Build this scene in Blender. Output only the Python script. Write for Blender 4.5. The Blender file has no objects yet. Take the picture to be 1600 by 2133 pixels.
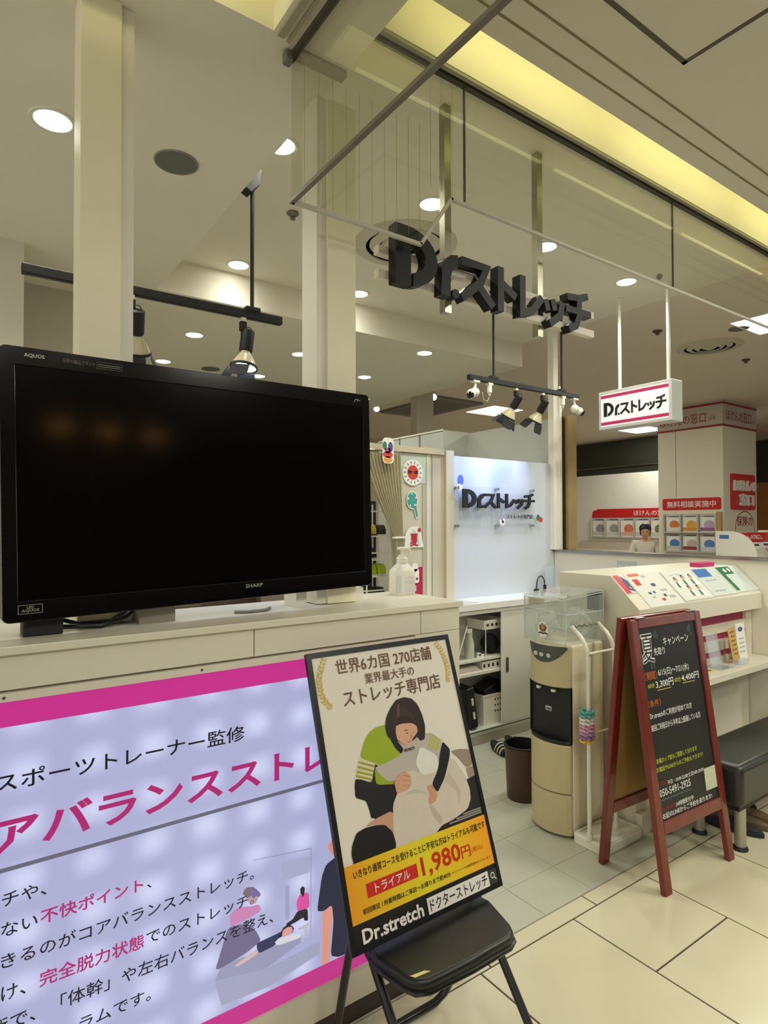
import bpy, bmesh, math, random
from math import sin, cos, pi, radians, atan2, hypot, sqrt
from mathutils import Vector, Matrix, Euler

random.seed(11)
S = bpy.context.scene
COL = S.collection

# ------------------------------------------------------------------ camera
CAM_H = 1.58
YAW, PITCH, ROLL, FPX = radians(35.252), radians(1.045), radians(-0.137), 1271.8
fw = Vector((sin(YAW) * cos(PITCH), cos(YAW) * cos(PITCH), sin(PITCH)))
rt = Vector((cos(YAW), -sin(YAW), 0))
up = rt.cross(fw)
rt, up = rt * cos(ROLL) + up * sin(ROLL), up * cos(ROLL) - rt * sin(ROLL)
cam_d = bpy.data.cameras.new('camera')
cam = bpy.data.objects.new('camera', cam_d)
COL.objects.link(cam)
mw = Matrix.Identity(4)
for i in range(3):
    mw[i][0], mw[i][1], mw[i][2] = rt[i], up[i], -fw[i]
mw[2][3] = CAM_H
cam.matrix_world = mw
cam_d.sensor_fit = 'HORIZONTAL'
cam_d.sensor_width = 36.0
cam_d.lens = FPX / 1600 * 36.0
cam_d.clip_start, cam_d.clip_end = 0.05, 100
S.camera = cam

# ------------------------------------------------------------------ world, exposure
S.view_settings.view_transform = 'Standard'
S.view_settings.look = 'None'
S.view_settings.gamma = 1
S.view_settings.use_curve_mapping = False
S.view_settings.exposure = 0.43
S.cycles.use_denoising = True
S.cycles.max_bounces = 10
S.cycles.transparent_max_bounces = 16
S.cycles.caustics_reflective = False
S.cycles.caustics_refractive = False
S.cycles.sample_clamp_indirect = 4
W = bpy.data.worlds.new('mall_ambient')
S.world = W
W.use_nodes = True
W.node_tree.nodes['Background'].inputs[0].default_value = (1.0, 1.0, 0.90, 1)
W.node_tree.nodes['Background'].inputs[1].default_value = 0.85
LAMP = (0.98, 1.0, 0.85)          # ceiling lamps of the mall
COVE = (0.96, 1.0, 0.42)          # yellowish tubes in the coves
P_DOWN, P_TUBE, P_PANEL = 4.0, 0.27, 22.0


def area(name, loc, size, power, color=LAMP, rot=(0, 0, 0), size_y=None, shape=None, spread=None):
    d = bpy.data.lights.new(name, 'AREA')
    d.energy, d.color, d.size = power, color, size
    if size_y:
        d.shape, d.size_y = 'RECTANGLE', size_y
    if shape:
        d.shape = shape
    if spread:
        d.spread = spread
    o = bpy.data.objects.new(name, d)
    o.location, o.rotation_euler = loc, rot
    COL.objects.link(o)
    return o


# ------------------------------------------------------------------ materials
def lin(c):
    return tuple((x / 255 / 12.92) if x / 255 <= 0.04045 else ((x / 255 + 0.055) / 1.055) ** 2.4 for x in c)


MATS = {}


def mat(name, rgb, rough=0.55, metal=0.0, var=0.05, scale=9.0, bump=0.0, bscale=120.0, spec=0.5, coat=0.0):
    if name in MATS:
        return MATS[name]
    m = bpy.data.materials.new(name)
    m.use_nodes = True
    nt = m.node_tree
    b = nt.nodes['Principled BSDF']
    c = lin(rgb)
    tc = nt.nodes.new('ShaderNodeTexCoord')
    nz = nt.nodes.new('ShaderNodeTexNoise')
    nz.inputs['Scale'].default_value = scale
    nz.inputs['Detail'].default_value = 4
    nt.links.new(tc.outputs['Object'], nz.inputs['Vector'])
    mx = nt.nodes.new('ShaderNodeMix')
    mx.data_type = 'RGBA'
    mx.inputs['A'].default_value = (*[max(0, x * (1 - var)) for x in c], 1)
    mx.inputs['B'].default_value = (*[min(1, x * (1 + var)) for x in c], 1)
    nt.links.new(nz.outputs['Fac'], mx.inputs['Factor'])
    nt.links.new(mx.outputs['Result'], b.inputs['Base Color'])
    b.inputs['Roughness'].default_value = rough
    b.inputs['Metallic'].default_value = metal
    b.inputs['Specular IOR Level'].default_value = spec
    b.inputs['Coat Weight'].default_value = coat
    if bump:
        n2 = nt.nodes.new('ShaderNodeTexNoise')
        n2.inputs['Scale'].default_value = bscale
        nt.links.new(tc.outputs['Object'], n2.inputs['Vector'])
        bp = nt.nodes.new('ShaderNodeBump')
        bp.inputs['Strength'].default_value = bump
        bp.inputs['Distance'].default_value = 0.002
        nt.links.new(n2.outputs['Fac'], bp.inputs['Height'])
        nt.links.new(bp.outputs['Normal'], b.inputs['Normal'])
    MATS[name] = m
    return m


def emit(name, rgb, strength=1.0, base=0.2):
    if name in MATS:
        return MATS[name]
    m = bpy.data.materials.new(name)
    m.use_nodes = True
    b = m.node_tree.nodes['Principled BSDF']
    c = lin(rgb)
    b.inputs['Base Color'].default_value = (*[x * base for x in c], 1)
    b.inputs['Roughness'].default_value = 0.35
    b.inputs['Emission Color'].default_value = (*c, 1)
    b.inputs['Emission Strength'].default_value = strength
    MATS[name] = m
    return m


def clear(name, tint=(0.95, 0.97, 0.95), haze=0.0, ior=1.45, rough=0.0, hazecol=(0.8, 0.85, 0.85)):
    if name in MATS:
        return MATS[name]
    m = bpy.data.materials.new(name)
    m.use_nodes = True
    nt = m.node_tree
    nt.nodes.remove(nt.nodes['Principled BSDF'])
    out = nt.nodes['Material Output']
    t = nt.nodes.new('ShaderNodeBsdfTransparent')
    t.inputs[0].default_value = (*tint, 1)
    g = nt.nodes.new('ShaderNodeBsdfGlossy')
    g.inputs['Roughness'].default_value = rough
    lw = nt.nodes.new('ShaderNodeLayerWeight')
    lw.inputs[0].default_value = 0.5
    pw = nt.nodes.new('ShaderNodeMath')
    pw.operation = 'POWER'
    pw.inputs[1].default_value = 5.0
    nt.links.new(lw.outputs['Facing'], pw.inputs[0])
    f0 = ((ior - 1) / (ior + 1)) ** 2
    f = nt.nodes.new('ShaderNodeMath')
    f.operation = 'MULTIPLY_ADD'
    f.inputs[1].default_value = 1 - f0
    f.inputs[2].default_value = f0
    nt.links.new(pw.outputs[0], f.inputs[0])
    mx = nt.nodes.new('ShaderNodeMixShader')
    nt.links.new(f.outputs[0], mx.inputs[0])
    nt.links.new(t.outputs[0], mx.inputs[1])
    nt.links.new(g.outputs[0], mx.inputs[2])
    last = mx
    if haze:
        d = nt.nodes.new('ShaderNodeBsdfDiffuse')
        d.inputs[0].default_value = (*hazecol, 1)
        nz = nt.nodes.new('ShaderNodeTexNoise')
        nz.inputs['Scale'].default_value = 14
        mr = nt.nodes.new('ShaderNodeMapRange')
        mr.inputs['To Min'].default_value = haze * 0.6
        mr.inputs['To Max'].default_value = haze * 1.4
        nt.links.new(nz.outputs['Fac'], mr.inputs['Value'])
        m2 = nt.nodes.new('ShaderNodeMixShader')
        nt.links.new(mr.outputs[0], m2.inputs[0])
        nt.links.new(mx.outputs[0], m2.inputs[1])
        nt.links.new(d.outputs[0], m2.inputs[2])
        last = m2
    nt.links.new(last.outputs[0], out.inputs[0])
    MATS[name] = m
    return m


WALL = mat('painted_wall', (226, 219, 204), 0.7, var=0.03, scale=2, bump=0.05)
WALLG = mat('grey_green_wall', (190, 192, 184), 0.7, var=0.03, scale=2)
CEIL = mat('ceiling_paint', (240, 234, 216), 0.85, var=0.03, scale=1.5, bump=0.05)
CEIL2 = mat('ceiling_paint_mall', (232, 218, 202), 0.85, var=0.03, scale=1.5, bump=0.05)
POSTW = mat('post_cream', (246, 238, 210), 0.5, var=0.03)
POSTG = mat('post_white', (238, 232, 218), 0.5, var=0.03)
LAM = mat('white_laminate', (224, 217, 199), 0.32, var=0.02, scale=3)
LAMG = mat('white_steel', (214, 214, 204), 0.4, var=0.02, scale=3)
WHITE = mat('white_plastic', (238, 234, 222), 0.35, var=0.02)
WHITEM = mat('white_matte', (236, 232, 222), 0.7, var=0.03)
BLACK = mat('black_plastic', (14, 14, 15), 0.3, var=0.1)
BLACKM = mat('black_matte', (22, 22, 23), 0.6, var=0.15)
BLACKG = mat('black_gloss', (8, 8, 9), 0.08, var=0.05)
STEEL = mat('brushed_steel', (170, 168, 160), 0.28, metal=1.0, var=0.08, scale=20)
BRASS = mat('brushed_brass_steel', (158, 154, 136), 0.3, metal=1.0, var=0.15, scale=4)
GREYP = mat('grey_plastic', (118, 118, 112), 0.5)
DARKG = mat('dark_grey', (64, 64, 62), 0.5)
TILE = mat('cream_floor_tile', (212, 203, 174), 0.16, var=0.07, scale=5, bump=0.02, bscale=300)
TILE2 = mat('grey_floor_tile', (186, 184, 166), 0.35, var=0.06, scale=6)
GROUT = mat('dark_grout', (66, 56, 48), 0.9)
GROUT2 = mat('pale_grout', (166, 162, 144), 0.9)
PINK = mat('magenta_print', (196, 42, 120), 0.4)
PINKD = mat('crimson_pink_board', (176, 46, 88), 0.5, var=0.05)
RED = mat('sign_red', (206, 32, 44), 0.4)
INK = mat('black_ink', (18, 18, 20), 0.5)
CHALKW = mat('chalk_white', (235, 235, 230), 0.9, var=0.25, scale=180)
CHALKY = mat('chalk_yellow', (196, 200, 60), 0.9, var=0.3, scale=180)
CHALKO = mat('chalk_orange', (196, 106, 50), 0.9, var=0.3, scale=180)
CHALKR = mat('chalk_red', (150, 54, 44), 0.9, var=0.3, scale=180)
CHALKB = mat('chalk_blue', (104, 138, 152), 0.9, var=0.3, scale=180)
MAHOG = mat('mahogany_stain', (112, 38, 26), 0.28, var=0.3, scale=14, bump=0.1, coat=0.3)
SKIN = mat('skin', (214, 160, 128), 0.5)
HAIR = mat('dark_hair', (26, 22, 22), 0.45, var=0.3, scale=60)


# ------------------------------------------------------------------ mesh building
class MB:
    def __init__(s):
        s.v, s.f = [], []

    def add(s, vs, fs):
        o = len(s.v)
        s.v += [tuple(p) for p in vs]
        s.f += [tuple(i + o for i in q) for q in fs]
        return s

    def box(s, x0, x1, y0, y1, z0, z1):
        return s.add([(x0, y0, z0), (x1, y0, z0), (x1, y1, z0), (x0, y1, z0), (x0, y0, z1), (x1, y0, z1), (x1, y1, z1), (x0, y1, z1)],
                     [(0, 3, 2, 1), (4, 5, 6, 7), (0, 1, 5, 4), (1, 2, 6, 5), (2, 3, 7, 6), (3, 0, 4, 7)])

    def obox(s, M, sx, sy, sz):
        """box of full size sx,sy,sz centred on matrix M"""
        n = len(s.v)
        s.box(-sx / 2, sx / 2, -sy / 2, sy / 2, -sz / 2, sz / 2)
        for i in range(n, len(s.v)):
            s.v[i] = tuple(M @ Vector(s.v[i]))
        return s

    def bar(s, p0, p1, w, h, upv=(0, 0, 1)):
        p0, p1 = Vector(p0), Vector(p1)
        d = (p1 - p0)
        L = d.length
        d.normalize()
        u = Vector(upv)
        if abs(d.dot(u)) > 0.95:
            u = Vector((0, 1, 0))
        a = d.cross(u).normalized()
        b = a.cross(d).normalized()
        M = Matrix.Identity(4)
        c = (p0 + p1) / 2
        for i in range(3):
            M[i][0], M[i][1], M[i][2], M[i][3] = a[i], d[i], b[i], c[i]
        return s.obox(M, w, L, h)

    def cyl(s, p0, p1, r0, r1=None, n=16, cap=True):
        r1 = r0 if r1 is None else r1
        p0, p1 = Vector(p0), Vector(p1)
        d = (p1 - p0).normalized()
        a = d.orthogonal().normalized()
        b = d.cross(a)
        vs = []
        for p, r in ((p0, r0), (p1, r1)):
            for k in range(n):
                t = 2 * pi * k / n
                vs.append(p + (a * cos(t) + b * sin(t)) * r)
        fs = [(k, (k + 1) % n, n + (k + 1) % n, n + k) for k in range(n)]
        if cap:
            fs += [tuple(range(n - 1, -1, -1)), tuple(range(n, 2 * n))]
        return s.add(vs, fs)

    def tube(s, path, r, n=8, closed=False):
        P = [Vector(p) for p in path]
        m = len(P)
        vs = []
        a = None
        for i, p in enumerate(P):
            if closed:
                d = P[(i + 1) % m] - P[i - 1]
            else:
                d = P[min(i + 1, m - 1)] - P[max(i - 1, 0)]
            d.normalize()
            a = d.orthogonal().normalized() if a is None else (a - d * a.dot(d)).normalized()
            b = d.cross(a)
            rr = r[i] if isinstance(r, (list, tuple)) else r
            for k in range(n):
                t = 2 * pi * k / n
                vs.append(p + (a * cos(t) + b * sin(t)) * rr)
        fs = []
        for i in range(m if closed else m - 1):
            j = (i + 1) % m
            for k in range(n):
                fs.append((i * n + k, i * n + (k + 1) % n, j * n + (k + 1) % n, j * n + k))
        if not closed:
            fs += [tuple(range(n - 1, -1, -1)), tuple(range((m - 1) * n, m * n))]
        return s.add(vs, fs)

    def lathe(s, prof, c=(0, 0, 0), n=24, M=None, cap=True):
        vs, fs = [], []
        for r, z in prof:
            for k in range(n):
                t = 2 * pi * k / n
                p = Vector((r * cos(t), r * sin(t), z))
                p = (M @ p) if M is not None else p + Vector(c)
                vs.append(p)
        for i in range(len(prof) - 1):
            for k in range(n):
                fs.append((i * n + k, i * n + (k + 1) % n, (i + 1) * n + (k + 1) % n, (i + 1) * n + k))
        if cap and prof[0][0] > 2e-5:
            fs.append(tuple(range(n - 1, -1, -1)))
        if cap and prof[-1][0] > 2e-5:
            o = (len(prof) - 1) * n
            fs.append(tuple(range(o, o + n)))
        return s.add(vs, fs)

    def prism(s, poly, M, d0, d1):
        """2-D outline extruded along the third axis of M between d0 and d1"""
        n = len(poly)
        vs = [M @ Vector((p[0], p[1], d0)) for p in poly] + [M @ Vector((p[0], p[1], d1)) for p in poly]
        fs = [tuple(range(n - 1, -1, -1)), tuple(range(n, 2 * n))] + [(k, (k + 1) % n, n + (k + 1) % n, n + k) for k in range(n)]
        return s.add(vs, fs)

    def flat(s, poly, M, d=0.0):
        return s.add([M @ Vector((p[0], p[1], d)) for p in poly], [tuple(range(len(poly)))])

    def ball(s, c, r, n=16, m=10, sc=(1, 1, 1)):
        prof = [(max(1e-5, sin(pi * i / m)) * r, -cos(pi * i / m) * r) for i in range(m + 1)]
        M = Matrix.Translation(c) @ Matrix.Diagonal((*sc, 1))
        return s.lathe(prof, n=n, M=M)

    def build(s, name, material, parent=None, smooth=False, bevel=0.0, local=False, seg=2, **kw):
        me = bpy.data.meshes.new(name)
        me.from_pydata(s.v, [], s.f)
        me.materials.append(material)
        bm = bmesh.new()
        bm.from_mesh(me)
        bmesh.ops.remove_doubles(bm, verts=bm.verts, dist=1e-6)
        bmesh.ops.recalc_face_normals(bm, faces=bm.faces)
        bm.to_mesh(me)
        bm.free()
        if smooth:
            me.polygons.foreach_set('use_smooth', [True] * len(me.polygons))
            try:
                me.set_sharp_from_angle(angle=radians(40))
            except Exception:
                pass
        return link(name, me, parent, bevel, local, seg, **kw)


def link(name, me, parent=None, bevel=0.0, local=False, seg=2, label=None, cat=None, group=None, kind=None, loc=None):
    o = bpy.data.objects.new(name, me)
    COL.objects.link(o)
    if bevel:
        b = o.modifiers.new('bevel', 'BEVEL')
        b.width, b.segments, b.limit_method, b.angle_limit = bevel, seg, 'ANGLE', radians(35)
    if parent is not None:
        o.parent = parent
        if not local and parent.parent is None:
            o.matrix_parent_inverse = parent.matrix_basis.inverted()
    tag(o, label, cat, group, kind)
    if loc is not None:
        o.location = loc
    return o


def tag(o, label=None, cat=None, group=None, kind=None):
    for k, v in (('label', label), ('category', cat), ('group', group), ('kind', kind)):
        if v:
            o[k] = v
    return o


def thing(name, label, cat, loc=(0, 0, 0), rz=0.0, group=None, rot=None):
    o = bpy.data.objects.new(name, None)
    o.empty_display_size = 0.05
    o.location = loc
    o.rotation_euler = rot if rot else (0, 0, rz)
    COL.objects.link(o)
    o.matrix_basis  # location and rotation are read from here by the parts
    return tag(o, label, cat, group)


def copy_thing(root, loc=None, label=None, rz=None, group=None, rot=None):
    r = root.copy()
    COL.objects.link(r)
    if loc is not None:
        r.location = loc
    if rz is not None:
        r.rotation_euler = (0, 0, rz)
    if rot is not None:
        r.rotation_euler = rot
    if label:
        r['label'] = label
    if group:
        r['group'] = group
    for ch in list(root.children):
        c = ch.copy()
        COL.objects.link(c)
        c.parent = r
        for g in list(ch.children):
            d = g.copy()
            COL.objects.link(d)
            d.parent = c
    return r


def struct(name, mb, m, parent=None, **kw):
    o = mb.build(name, m, parent, **kw)
    if parent is None:
        o['kind'] = 'structure'
    return o


def frame(O, U, V):
    """plane frame: local x along U, local y along V, local z out of the plane"""
    O, U, V = Vector(O), Vector(U).normalized(), Vector(V)
    V = (V - U * V.dot(U)).normalized()
    N = U.cross(V)
    M = Matrix.Identity(4)
    for i in range(3):
        M[i][0], M[i][1], M[i][2], M[i][3] = U[i], V[i], N[i], O[i]
    return M


FRONT = lambda y: frame((0, y, 0), (1, 0, 0), (0, 0, 1))       # faces the corridor (-y): local z points to -y
SIDE = lambda x: frame((x, 0, 0), (0, -1, 0), (0, 0, 1))       # faces -x: local x runs along -y

# ------------------------------------------------------------------ lettering
_TXT = {}


def tmesh(body, bold=0.0):
    k = (body, bold)
    if k not in _TXT:
        c = bpy.data.curves.new('lettering', 'FONT')
        c.body, c.size, c.resolution_u, c.offset = body, 1, 2, bold
        o = bpy.data.objects.new('lettering', c)
        m = bpy.data.meshes.new_from_object(o)
        v = [(p.co.x, p.co.y) for p in m.vertices]
        f = [tuple(p.vertices) for p in m.polygons]
        bpy.data.objects.remove(o)
        bpy.data.curves.remove(c)
        bpy.data.meshes.remove(m)
        _TXT[k] = (v, f)
    return _TXT[k]


def txt(body, M, x0, y0, x1, y1, m, parent, n=0.0006, bold=0.0, name='lettering', depth=0.0, **kw):
    plain = bold >= 0.016 and not any(0x4E00 <= ord(c) < 0xA000 for c in body)
    v, f = tmesh(body, bold) if plain else tmesh(body)
    ncop = 1
    if bold and not plain:      # heavier weight: the outline repeated with small shifts
        v0, f0 = v, f
        v, f = [], []
        ncop = 9
        for dx, dy in [(0, 0)] + [(bold * cos(k * pi / 4), bold * sin(k * pi / 4)) for k in range(8)]:
            o = len(v)
            v = v + [(p[0] + dx, p[1] + dy) for p in v0]
            f = f + [tuple(i + o for i in q) for q in f0]
    ax, bx = min(p[0] for p in v), max(p[0] for p in v)
    ay, by = min(p[1] for p in v), max(p[1] for p in v)
    sx, sy = (x1 - x0) / (bx - ax), (y1 - y0) / (by - ay)
    P = [(x0 + (p[0] - ax) * sx, y0 + (p[1] - ay) * sy) for p in v]
    mb = MB()
    k5 = len(P) // ncop
    H = [0.00007 * (i // k5) for i in range(len(P))]      # each repeat a hair higher, so none lies in another's plane
    mb.add([M @ Vector((p[0], p[1], n + depth + h)) for p, h in zip(P, H)], f)
    if depth:
        ed = {}
        for q in f:
            for a, b in zip(q, q[1:] + q[:1]):
                ed[(a, b)] = 1
        vs = [M @ Vector((p[0], p[1], n + depth + h)) for p, h in zip(P, H)] + [M @ Vector((p[0], p[1], n)) for p in P]
        k = len(P)
        mb.add(vs, [(a, b, b + k, a + k) for (a, b) in ed if (b, a) not in ed])
    me = bpy.data.meshes.new(name)
    me.from_pydata(mb.v, [], mb.f)
    me.materials.append(m)
    return link(name, me, parent, **kw)


def stroke(pts, w):
    """outline of a thick polyline with mitred joints and square ends"""
    n = len(pts)
    L, Rr = [], []
    for i in range(n):
        if i == 0:
            d = Vector(pts[1]) - Vector(pts[0])
        elif i == n - 1:
            d = Vector(pts[-1]) - Vector(pts[-2])
        else:
            d = (Vector(pts[i + 1]) - Vector(pts[i])).normalized() + (Vector(pts[i]) - Vector(pts[i - 1])).normalized()
        d.normalize()
        nn = Vector((-d.y, d.x))
        k = 1.0
        if 0 < i < n - 1:
            e = (Vector(pts[i + 1]) - Vector(pts[i])).normalized()
            k = min(1.6, 1 / max(0.3, nn.dot(Vector((-e.y, e.x)))))
        L.append(tuple(Vector(pts[i]) + nn * w / 2 * k))
        Rr.append(tuple(Vector(pts[i]) - nn * w / 2 * k))
    return Rr + L[::-1]


def arc(cx, cy, rx, ry, a0, a1, n=10):
    return [(cx + rx * cos(radians(a0 + (a1 - a0) * i / n)), cy + ry * sin(radians(a0 + (a1 - a0) * i / n))) for i in range(n + 1)]


def logo_letters():
    """outlines of the shop's word mark, one list of polygons per letter, cap height 1, width 5"""
    D = [[(0, 0), (0.31, 0), (0.31, 0.9), (0.2, 1), (0, 1)],
         [(0.18, 1.0)] + arc(0.25, 0.5, 0.62, 0.5, 92, -81, 14) + arc(0.29, 0.5, 0.32, 0.28, -78, 90, 10) + [(0.18, 0.78)]]
    r = [[(0, 0), (0.21, 0), (0.21, 0.36), (0.26, 0.5), (0.38, 0.56), (0.38, 0.78), (0.22, 0.75), (0.1, 0.64), (0.02, 0.5)]]
    dot = [arc(0.08, 0.08, 0.085, 0.085, 0, 324, 9)]
    w = 0.155
    su = [stroke([(0.02, 0.72), (0.62, 0.72), (0.46, 0.4), (0.02, 0.05)], w), stroke([(0.42, 0.36), (0.78, 0.03)], w)]
    to = [stroke([(0.1, 0.84), (0.1, 0)], w), stroke([(0.1, 0.55), (0.5, 0.34)], w)]
    re = [stroke([(0.09, 0.82), (0.09, 0.1), (0.36, 0.18), (0.64, 0.5)], w)]
    tsu = [stroke([(0.0, 0.5), (0.07, 0.28)], w * 0.9), stroke([(0.2, 0.54), (0.27, 0.32)], w * 0.9), stroke([(0.5, 0.54), (0.42, 0.24), (0.12, 0.03)], w)]
    chi = [stroke([(0.05, 0.7), (0.42, 0.74), (0.7, 0.83)], w * 0.9), stroke([(0, 0.45), (0.8, 0.45)], w * 0.9), stroke([(0.42, 0.74), (0.42, 0.36), (0.32, 0.14), (0.1, 0.03)], w)]
    out = []
    for x, L in ((0, D), (0.95, r), (1.20, dot), (1.40, su), (2.27, to), (2.86, re), (3.60, tsu), (4.2, chi)):
        out.append([[(p[0] + x, p[1]) for p in poly] for poly in L])
    return out


LOGO = logo_letters()


def logo(M, x0, y0, w, h, d0, d1, m, parent, name='letter'):
    for L in LOGO:
        mb = MB()
        for i, poly in enumerate(L):
            mb.prism([(x0 + p[0] / 5.0 * w, y0 + p[1] * h) for p in poly], M, d0, d1 + 0.0004 * i)
        mb.build(name, m, parent)

# ================================================================== STRUCTURE
ZL, ZH, ZR = 3.08, 3.30, 3.32      # low soffit, raised ceiling, mall ceiling
XE = 1.055                         # edge of the low soffit
YG = 1.743                         # smoke-barrier glass line

# ---- floors
fl = struct('floor', MB().box(-4, 16, -10, 1.658, -0.12, -0.004), GROUT)
tiles = {}


def tile(w, d, m, x, y, parent, h=0.006, gap=0.007):
    k = (round(w, 3), round(d, 3), m.name)
    if k not in tiles:
        mb = MB()
        g, e = gap / 2, 0.0012
        x0, x1, y0, y1 = g, w - g, g, d - g
        vs = [(x0, y0, 0), (x1, y0, 0), (x1, y1, 0), (x0, y1, 0), (x0, y0, h - e), (x1, y0, h - e), (x1, y1, h - e), (x0, y1, h - e),
              (x0 + e, y0 + e, h), (x1 - e, y0 + e, h), (x1 - e, y1 - e, h), (x0 + e, y1 - e, h)]
        fs = [(0, 1, 5, 4), (1, 2, 6, 5), (2, 3, 7, 6), (3, 0, 4, 7), (4, 5, 9, 8), (5, 6, 10, 9), (6, 7, 11, 10), (7, 4, 8, 11), (8, 9, 10, 11)]
        mb.add(vs, fs)
        me = bpy.data.meshes.new('tile')
        me.from_pydata(mb.v, [], mb.f)
        me.materials.append(m)
        tiles[k] = me
    o = bpy.data.objects.new('tile', tiles[k])
    COL.objects.link(o)
    o.parent = parent
    o.location = (x, y, -h)
    return o


XS = [1.527 - 0.5095 * 3 + 0.5095 * k for k in range(10)]
for i in range(9):
    w = XS[i + 1] - XS[i]
    ys = [1.58, 1.229, 0.529, -0.171] if i % 2 == 0 else [1.58, 0.88, 0.18, -0.52]
    for a, b in zip(ys[:-1], ys[1:]):
        tile(w, a - b, TILE, XS[i], b, fl)
for k in range(8):
    tile(0.61, 0.077, TILE, 0.36 + 0.61 * k, 1.58, fl)

fs_ = struct('floor_shop', MB().box(-4, 16, 1.658, 14, -0.12, -0.0035), GROUT2)
gx = [1.66 + 0.305 * k for k in range(9)]
gy = [1.66, 1.87] + [1.87 + 0.305 * k for k in range(1, 6)]
for i in range(len(gx) - 1):
    for j in range(len(gy) - 1):
        tile(gx[i + 1] - gx[i], gy[j + 1] - gy[j], TILE2, gx[i], gy[j], fs_, gap=0.002)
tile(5.6, 3.36, TILE2, -3.95, 1.66, fs_, gap=0.002)
tile(4.0, 8.0, TILE2, 1.66, 3.395, fs_, gap=0.002)
tile(11.0, 10.0, TILE2, 4.35, 1.66, fs_, gap=0.002)

# ---- ceilings
cl = MB()
cl.box(-4, 0.786, 1.687, 12, ZL, 3.75)
cl.box(0.786, XE, -10, 12, ZL, 3.75)
cl.box(-4, 0.786, -10, 1.40, ZL, 3.75)
cl.box(-4, 0.786, 1.40, 1.535, ZL, ZL + 0.035)
cl.box(-4, 0.786, 1.40, 1.687, 3.42, 3.75)
cl.box(XE, 4.46, 4.0, 12, ZL, 3.75)
struct('ceiling_low', cl, CEIL)
ch_ = MB()
ch_.box(XE, 4.46, 1.70, 4.0, ZH, 3.75)
ch_.box(XE, 16, -10, 1.40, ZH, 3.75)
ch_.box(XE, 1.20, 1.40, 1.70, ZH, 3.75)
ch_.box(1.20, 16, 1.40, 1.52, ZH, ZH + 0.035)
ch_.box(1.20, 16, 1.40, 1.70, 3.60, 3.75)
struct('ceiling_raised', ch_, CEIL)
cr = MB()
cr.box(4.46, 16, 1.70, 14, ZR, 3.75)
struct('ceiling_mall', cr, CEIL2)
for n_, (y0, y1) in enumerate(((1.428, 1.436), (1.340, 1.348))):
    struct('trim_%d' % (n_ + 1), MB().box(1.35, 12, y0, y1, ZH - 0.0025, ZH + 0.001), mat('groove_shadow_line', (150, 138, 112), 0.9))
struct('trim_3', MB().box(1.165, 12, 1.704, 1.722, ZH - 0.012, ZH + 0.001), mat('lip_trim', (170, 162, 140), 0.6))
# trim on the beam and on its end
tb = MB().box(0.800, 0.822, -4, 1.690, ZL - 0.008, ZL + 0.001).box(0.835, 0.845, -4, 1.700, ZL - 0.006, ZL + 0.001)
tb.box(0.885, 1.055, 1.700, 1.735, ZL - 0.022, ZL + 0.001)
struct('trim_4', tb, mat('beam_trim', (176, 166, 142), 0.6))

# access hatch in the corridor ceiling
hx0, hx1, hy0, hy1 = 1.62, 2.227, 0.57, 1.195
hb = MB()
for a in ((hx0, hx1, hy1 - 0.018, hy1), (hx0, hx1, hy0, hy0 + 0.018), (hx0, hx0 + 0.018, hy0, hy1), (hx1 - 0.018, hx1, hy0, hy1)):
    hb.box(*a, ZH - 0.004, ZH + 0.001)
t = thing('ceiling_hatch', 'square ceiling access hatch with dark frame above the corridor', 'hatch', (1.92, 0.88, ZH))
hb.build('frame', mat('hatch_frame', (92, 84, 70), 0.5), t)
MB().box(hx0 + 0.018, hx1 - 0.018, hy0 + 0.018, hy1 - 0.018, ZH - 0.002, ZH + 0.001).build('panel', CEIL, t)

# ---- walls
struct('wall_left', MB().box(-4, 0.30, 3.74, 4.5, 0, ZL), WALL)
struct('wall_left_recess', MB().box(-4, 0.86, 4.36, 12, 0, ZL), mat('recess_wall', (206, 198, 184), 0.75, var=0.03))
struct('wall_back', MB().box(0.86, 11.5, 11.6, 12, 0, 3.4), mat('far_wall', (216, 198, 180), 0.8, var=0.05))
struct('wall_corridor', MB().box(-4, 16, -9.9, -9.6, 0, 3.4), mat('opposite_wall', (110, 104, 94), 0.6, var=0.2, scale=1))

# posts between counter and soffit (box + flange)
def post(name, x0, x1, fx0, fx1, label):
    t = thing(name, label, 'post', ((x0 + x1) / 2, 1.90, 1.30))
    MB().box(x0, x1, 1.848, 1.955, 1.30, ZL).build('front_board', POSTW, t, bevel=0.002)
    MB().box(fx0, fx1, 1.860, 1.97, 1.30, ZL).build('flange', POSTG, t, bevel=0.002)
    return t


post('post', 0.280, 0.387, 0.387, 0.424, 'white square post rising behind the left end of the television')
post('post', 1.067, 1.184, 1.030, 1.067, 'white square post rising behind the right end of the television')

# ---- reception back panel and the shop's right-hand partition
rp = struct('wall_reception', MB().box(3.065, 4.215, 3.44, 3.475, 0, 2.085), mat('reception_panel', (204, 208, 216), 0.45, var=0.01, scale=2))
struct('wall_partition', MB().box(4.22, 4.30, 1.72, 3.44, 0, 1.333), WALL)
struct('trim_5', MB().box(4.205, 4.315, 1.72, 3.44, 1.333, 1.352), mat('partition_cap', (150, 148, 144), 0.22, metal=0.9, var=0.3, scale=6))
struct('wall_partition_tall', MB().box(4.22, 4.28, 3.475, 4.50, 0, 2.478), WALLG)
sb = struct('wall_stock_booth', MB().box(3.885, 4.28, 4.50, 5.6, 0, 2.485), WALLG)
for y in (4.86, 5.2):
    MB().box(3.879, 3.886, y - 0.008, y + 0.008, 1.0, 2.487).build('joint_strip', GREYP, sb)
MB().box(3.877, 3.886, 4.497, 5.6, 2.478, 2.492).build('top_strip', WHITE, sb)
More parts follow.
